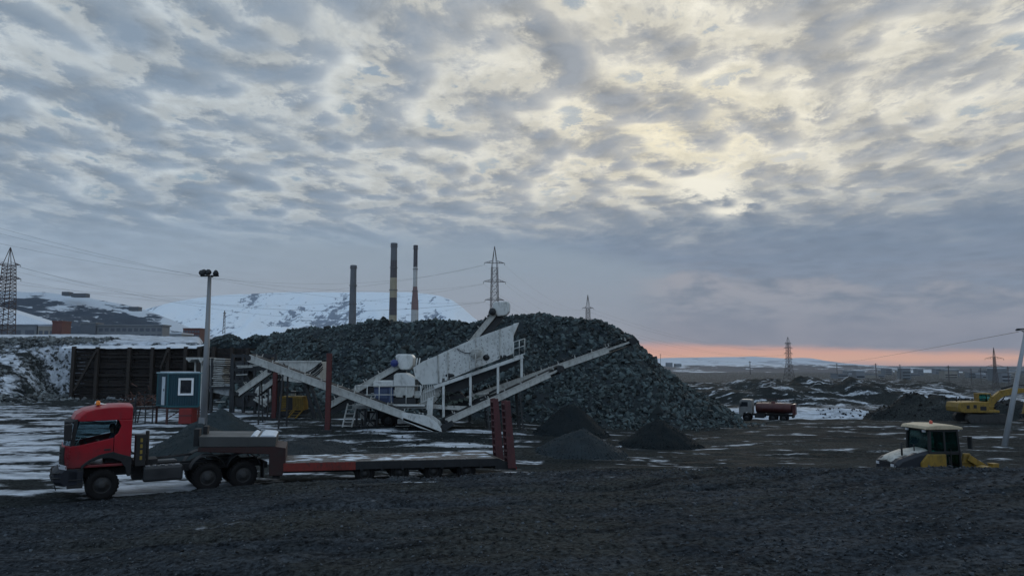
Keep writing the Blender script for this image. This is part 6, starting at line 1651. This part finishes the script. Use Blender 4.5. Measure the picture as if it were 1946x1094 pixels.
# ================================================================== excavator
def excavator():
    Y = 78.; c = W(1862, 800, Y); rz = -.06
    root = thing('excavator', 'yellow tracked excavator with raised boom beside the dark soil berm', 'excavator', (c.x, Y, gz(c.x, Y) + .08), rz)
    for s in (-1, 1):
        t = MB(); n = 26; poly = []
        for x, z, r, a0, a1 in ((1.55, .45, .43, -90, 90), (-1.55, .45, .43, 90, 270)):
            for k in range(9): a = R(a0 + (a1 - a0) * k / 8); poly.append((x + math.cos(a) * r, z + math.sin(a) * r))
        t.xz(poly, s * .95, s * 1.55)
        for k in range(18): x = -1.7 + k * .2; t.bb(x, x + .08, s * .94, s * 1.56, .86, .91); t.bb(x, x + .08, s * .94, s * 1.56, -.01, .03)
        for k in range(5): x = -1.2 + k * .6; t.tube((x, s * 1.5, .3), (x, s * 1.6, .3), .18, None, 12)
        t.build('track', mat('muddy_track_steel', (.035, .036, .036), .8, var=.4, dirt=(.06, .058, .054), dirt_amt=.4), root)
    u = MB(); u.bb(-1.1, 1.1, -.95, .95, .45, .85); u.tube((0, 0, .85), (0, 0, 1.05), .7, None, 20); u.build('undercarriage', DGR, root)
    h = MB(); loft_y(h, [(-2.7, 1.15), (-2.75, 1.6), (-2.62, 2.08), (-1.2, 2.16), (.2, 2.16), (.2, 1.05), (-2.3, 1.05)], [(-1.35, lambda x, z: (x + .1, z)), (-1.2, lambda x, z: (x, z)), (1.2, lambda x, z: (x, z)), (1.35, lambda x, z: (x + .1, z))]); h.bb(.2, 1.35, -1.3, -.35, 1.05, 1.3); h.bb(.2, 1.5, -.3, .4, 1.05, 1.7)
    h.build('house', YEL, root, .06)
    v = MB(); v.bb(-1.95, -1.65, -1.375, -1.345, 1.45, 1.8); v.bb(-1.25, -.95, -1.375, -1.345, 1.5, 1.85); v.bb(-.6, .0, -1.375, -1.345, 1.3, 1.7); v.build('vent', BLK, root)
    k = MB()
    k.bb(.25, 1.75, .50, 1.35, 1.05, 1.35)
    for x, y in ((.3, .5), (1.7, .5), (.3, 1.3), (1.7, 1.3)): k.bar((x, y, 1.3), (x - (.2 if x > 1 else 0), y, 2.9), .08)
    k.bb(.25, 1.55, .46, 1.36, 2.86, 2.98); k.bb(.25, .30, .5, 1.3, 1.3, 2.9); cb = k.build('cab', YEL, root, .02)
    for y in (.48, 1.33): g = MB(); g.prism([(.34, 0, 1.36), (1.66, 0, 1.36), (1.48, 0, 2.85), (.34, 0, 2.85)], (0, y, 0), (0, y + .01, 0)); g.build('cab_window', GREENGLASS, cb)
    rl = MB(); railing(rl, [Vector((-2.4, -1.2, 2.12)), Vector((-.2, -1.2, 2.16))], .35, .02, False, 1.); rl.tube((-1.9, .6, 2.1), (-1.9, .6, 2.6), .06); rl.build('handrail', BLK, root)
    # boom (banana), stick, bucket
    def beam(mb, pts, w):
        for (x0, z0, h0), (x1, z1, h1) in zip(pts[:-1], pts[1:]):
            d = Vector((x1 - x0, 0, z1 - z0)).normalized(); nrm = Vector((-d.z, 0, d.x))
            a, b = Vector((x0, 0, z0)), Vector((x1, 0, z1))
            mb.prism([a - nrm * h0 / 2, b - nrm * h1 / 2, b + nrm * h1 / 2, a + nrm * h0 / 2], (0, -w / 2, 0), (0, w / 2, 0))
    b = MB(); beam(b, [(.75, 1.35, .5), (1.5, 2.35, .62), (2.3, 2.95, .66), (3.4, 3.22, .58), (4.7, 3.30, .40), (5.35, 3.34, .3)], .42); bo = b.build('boom', YEL, root, .02)
    cy = MB()
    for s in (-1, 1): cy.tube((1.35, s * .34, 1.45), (2.0, s * .34, 2.1), .10); cy.tube((2.0, s * .34, 2.1), (2.5, s * .34, 2.7), .055)
    cy.tube((2.4, 0, 3.45), (3.7, 0, 3.85), .09); cy.tube((3.7, 0, 3.85), (5.6, 0, 3.78), .05); cy.build('hydraulic_cylinder', DGR, bo)
    s = MB(); beam(s, [(5.75, 3.85, .30), (5.30, 3.30, .5), (4.75, 1.75, .36), (4.45, .85, .26)], .34); s.build('stick', YEL, root, .02)
    bk = MB(); bk.xz([(4.35, .95), (4.75, 1.0), (5.0, .72), (4.98, .35), (4.70, .08), (4.30, .03), (4.05, .15), (4.10, .22), (4.5, .25), (4.72, .45), (4.62, .7), (4.3, .75)], -.55, .55)
    for q in range(5): bk.bar((4.1, -.48 + q * .24, .18), (3.88, -.48 + q * .24, .12), .08, .05)
    bk.build('bucket', DGR, root, .02)
excavator()

# ================================================================== tank truck
def tank_truck():
    Y = 93.; c = W(1457, 793, Y); f = Vector((-.90, .43)); rz = math.atan2(f.y, f.x)
    root = thing('tank_truck', 'pale-cabbed truck with dull red tank driving away beside the big rock heap', 'tank truck', (c.x, Y, gz(c.x, Y)), rz); root.scale = (.92, .92, .94)
    x0 = 2.0
    cab = MB(); loft_y(cab, [(1.75, 1.0), (1.75, 2.75), (2.0, 2.85), (3.1, 2.85), (3.3, 2.7), (3.42, 1.9), (3.45, .75), (2.95, .75), (2.85, 1.15), (2.4, 1.25), (1.95, 1.1)], [(-1.22, lambda x, z: (x * .99, z - .03)), (-1.1, lambda x, z: (x, z)), (1.1, lambda x, z: (x, z)), (1.22, lambda x, z: (x * .99, z - .03))])
    cab.build('cab', mat('dusty_white_cab', (.17, .175, .175), .6, var=.2, dirt=(.07, .066, .062), dirt_amt=.4), root, .05)
    for s in (-1, 1): MB().xz([(2.25, 1.95), (2.25, 2.55), (3.05, 2.55), (3.2, 1.95)], s * 1.225, s * 1.232).build('side_window', DARKGLASS, root)
    q = MB(); q.prism([(3.43, -1.05, 1.95), (3.43, 1.05, 1.95), (3.31, 1.05, 2.62), (3.31, -1.05, 2.62)], (.01, 0, 0), (.025, 0, 0)); q.build('windscreen', DARKGLASS, root)
    b = MB(); b.bb(3.2, 3.6, -1.2, 1.2, .55, .95); b.build('bumper', DGR, root, .03)
    for s in (-1, 1): MB().bb(3.15, 3.25, s * 1.28, s * 1.5, 1.9, 2.4).build('mirror', BLK, root)
    ch = MB()
    for s in (-1, 1): ch.bb(-3.4, 3.2, s * .42 - .06, s * .42 + .06, .75, 1.0)
    ch.bb(.2, 1.4, -1.15, -.55, .5, 1.1); ch.bb(.2, 1.4, .55, 1.15, .5, 1.1); ch.bb(-3.5, -3.3, -1.2, 1.2, .6, .9); ch.build('chassis', DGR, root)
    TANK = mat('dull_red_tank_paint', (.058, .013, .013), .5, var=.25, scale=.7, dirt=(.06, .03, .03), dirt_amt=.45)
    t = MB(); n = 22; vs = []
    prof = [(-3.35, .0), (-3.33, .80), (-3.2, .93), (-1.7, .97), (.6, .97), (1.15, .93), (1.28, .80), (1.30, .0)]
    for x, r in prof:
        for k in range(n): a = 2 * math.pi * k / n; vs.append((x, math.cos(a) * 1.2 * max(r, .001), 1.76 + math.sin(a) * .72 * max(r, .001)))
    t.add(vs, [(i * n + k, i * n + (k + 1) % n, (i + 1) * n + (k + 1) % n, (i + 1) * n + k) for i in range(len(prof) - 1) for k in range(n)], True)
    for x in (-2.4, -1.0, .4): t.lathe([(.97, -.04), (1.0, -.04), (1.0, .04), (.97, .04)], 28, Matrix.Translation((x, 0, 1.76)) @ Matrix.Rotation(math.pi / 2, 4, 'Y') @ Matrix.Diagonal((.72, 1.2, 1, 1)))
    tk = t.build('tank', TANK, root)
    h = MB(); h.lathe([(.3, 0), (.3, .2), (.001, .22)], 16, Matrix.Translation((-.9, 0, 2.42))); h.bb(-3.0, 1.0, -.85, -.75, 2.50, 2.54); railing(h, [Vector((-3.0, -.5, 2.62)), Vector((.9, -.5, 2.62))], .3, .02, False, 1.2); h.build('manhole', TANK, tk)
    bx = MB(); bx.bb(-3.75, -3.37, -1.15, 1.15, 1.0, 2.35); bx.build('rear_cabinet', TANK, root, .04)
    for s in (-1, 1): MB().bb(-3.80, -3.755, s * .95 - .12, s * .95 + .12, .95, 1.10).build('tail_light', mat('red_lens', (.35, .01, .012), .25), root)
    for s in (-1, 1): MB().bb(-2.9, -.2, s * .75, s * 1.25, 1.06, 1.12).build('fender', BLK, root)
    for x in (2.45,): 
        for s in (-1, 1): wheel(root, x, s * 1.03, .52, .32, s)
    for x in (-.9, -2.25):
        for s in (-1, 1): wheel(root, x, s * 1.03, .52, .30, s, True)
tank_truck()
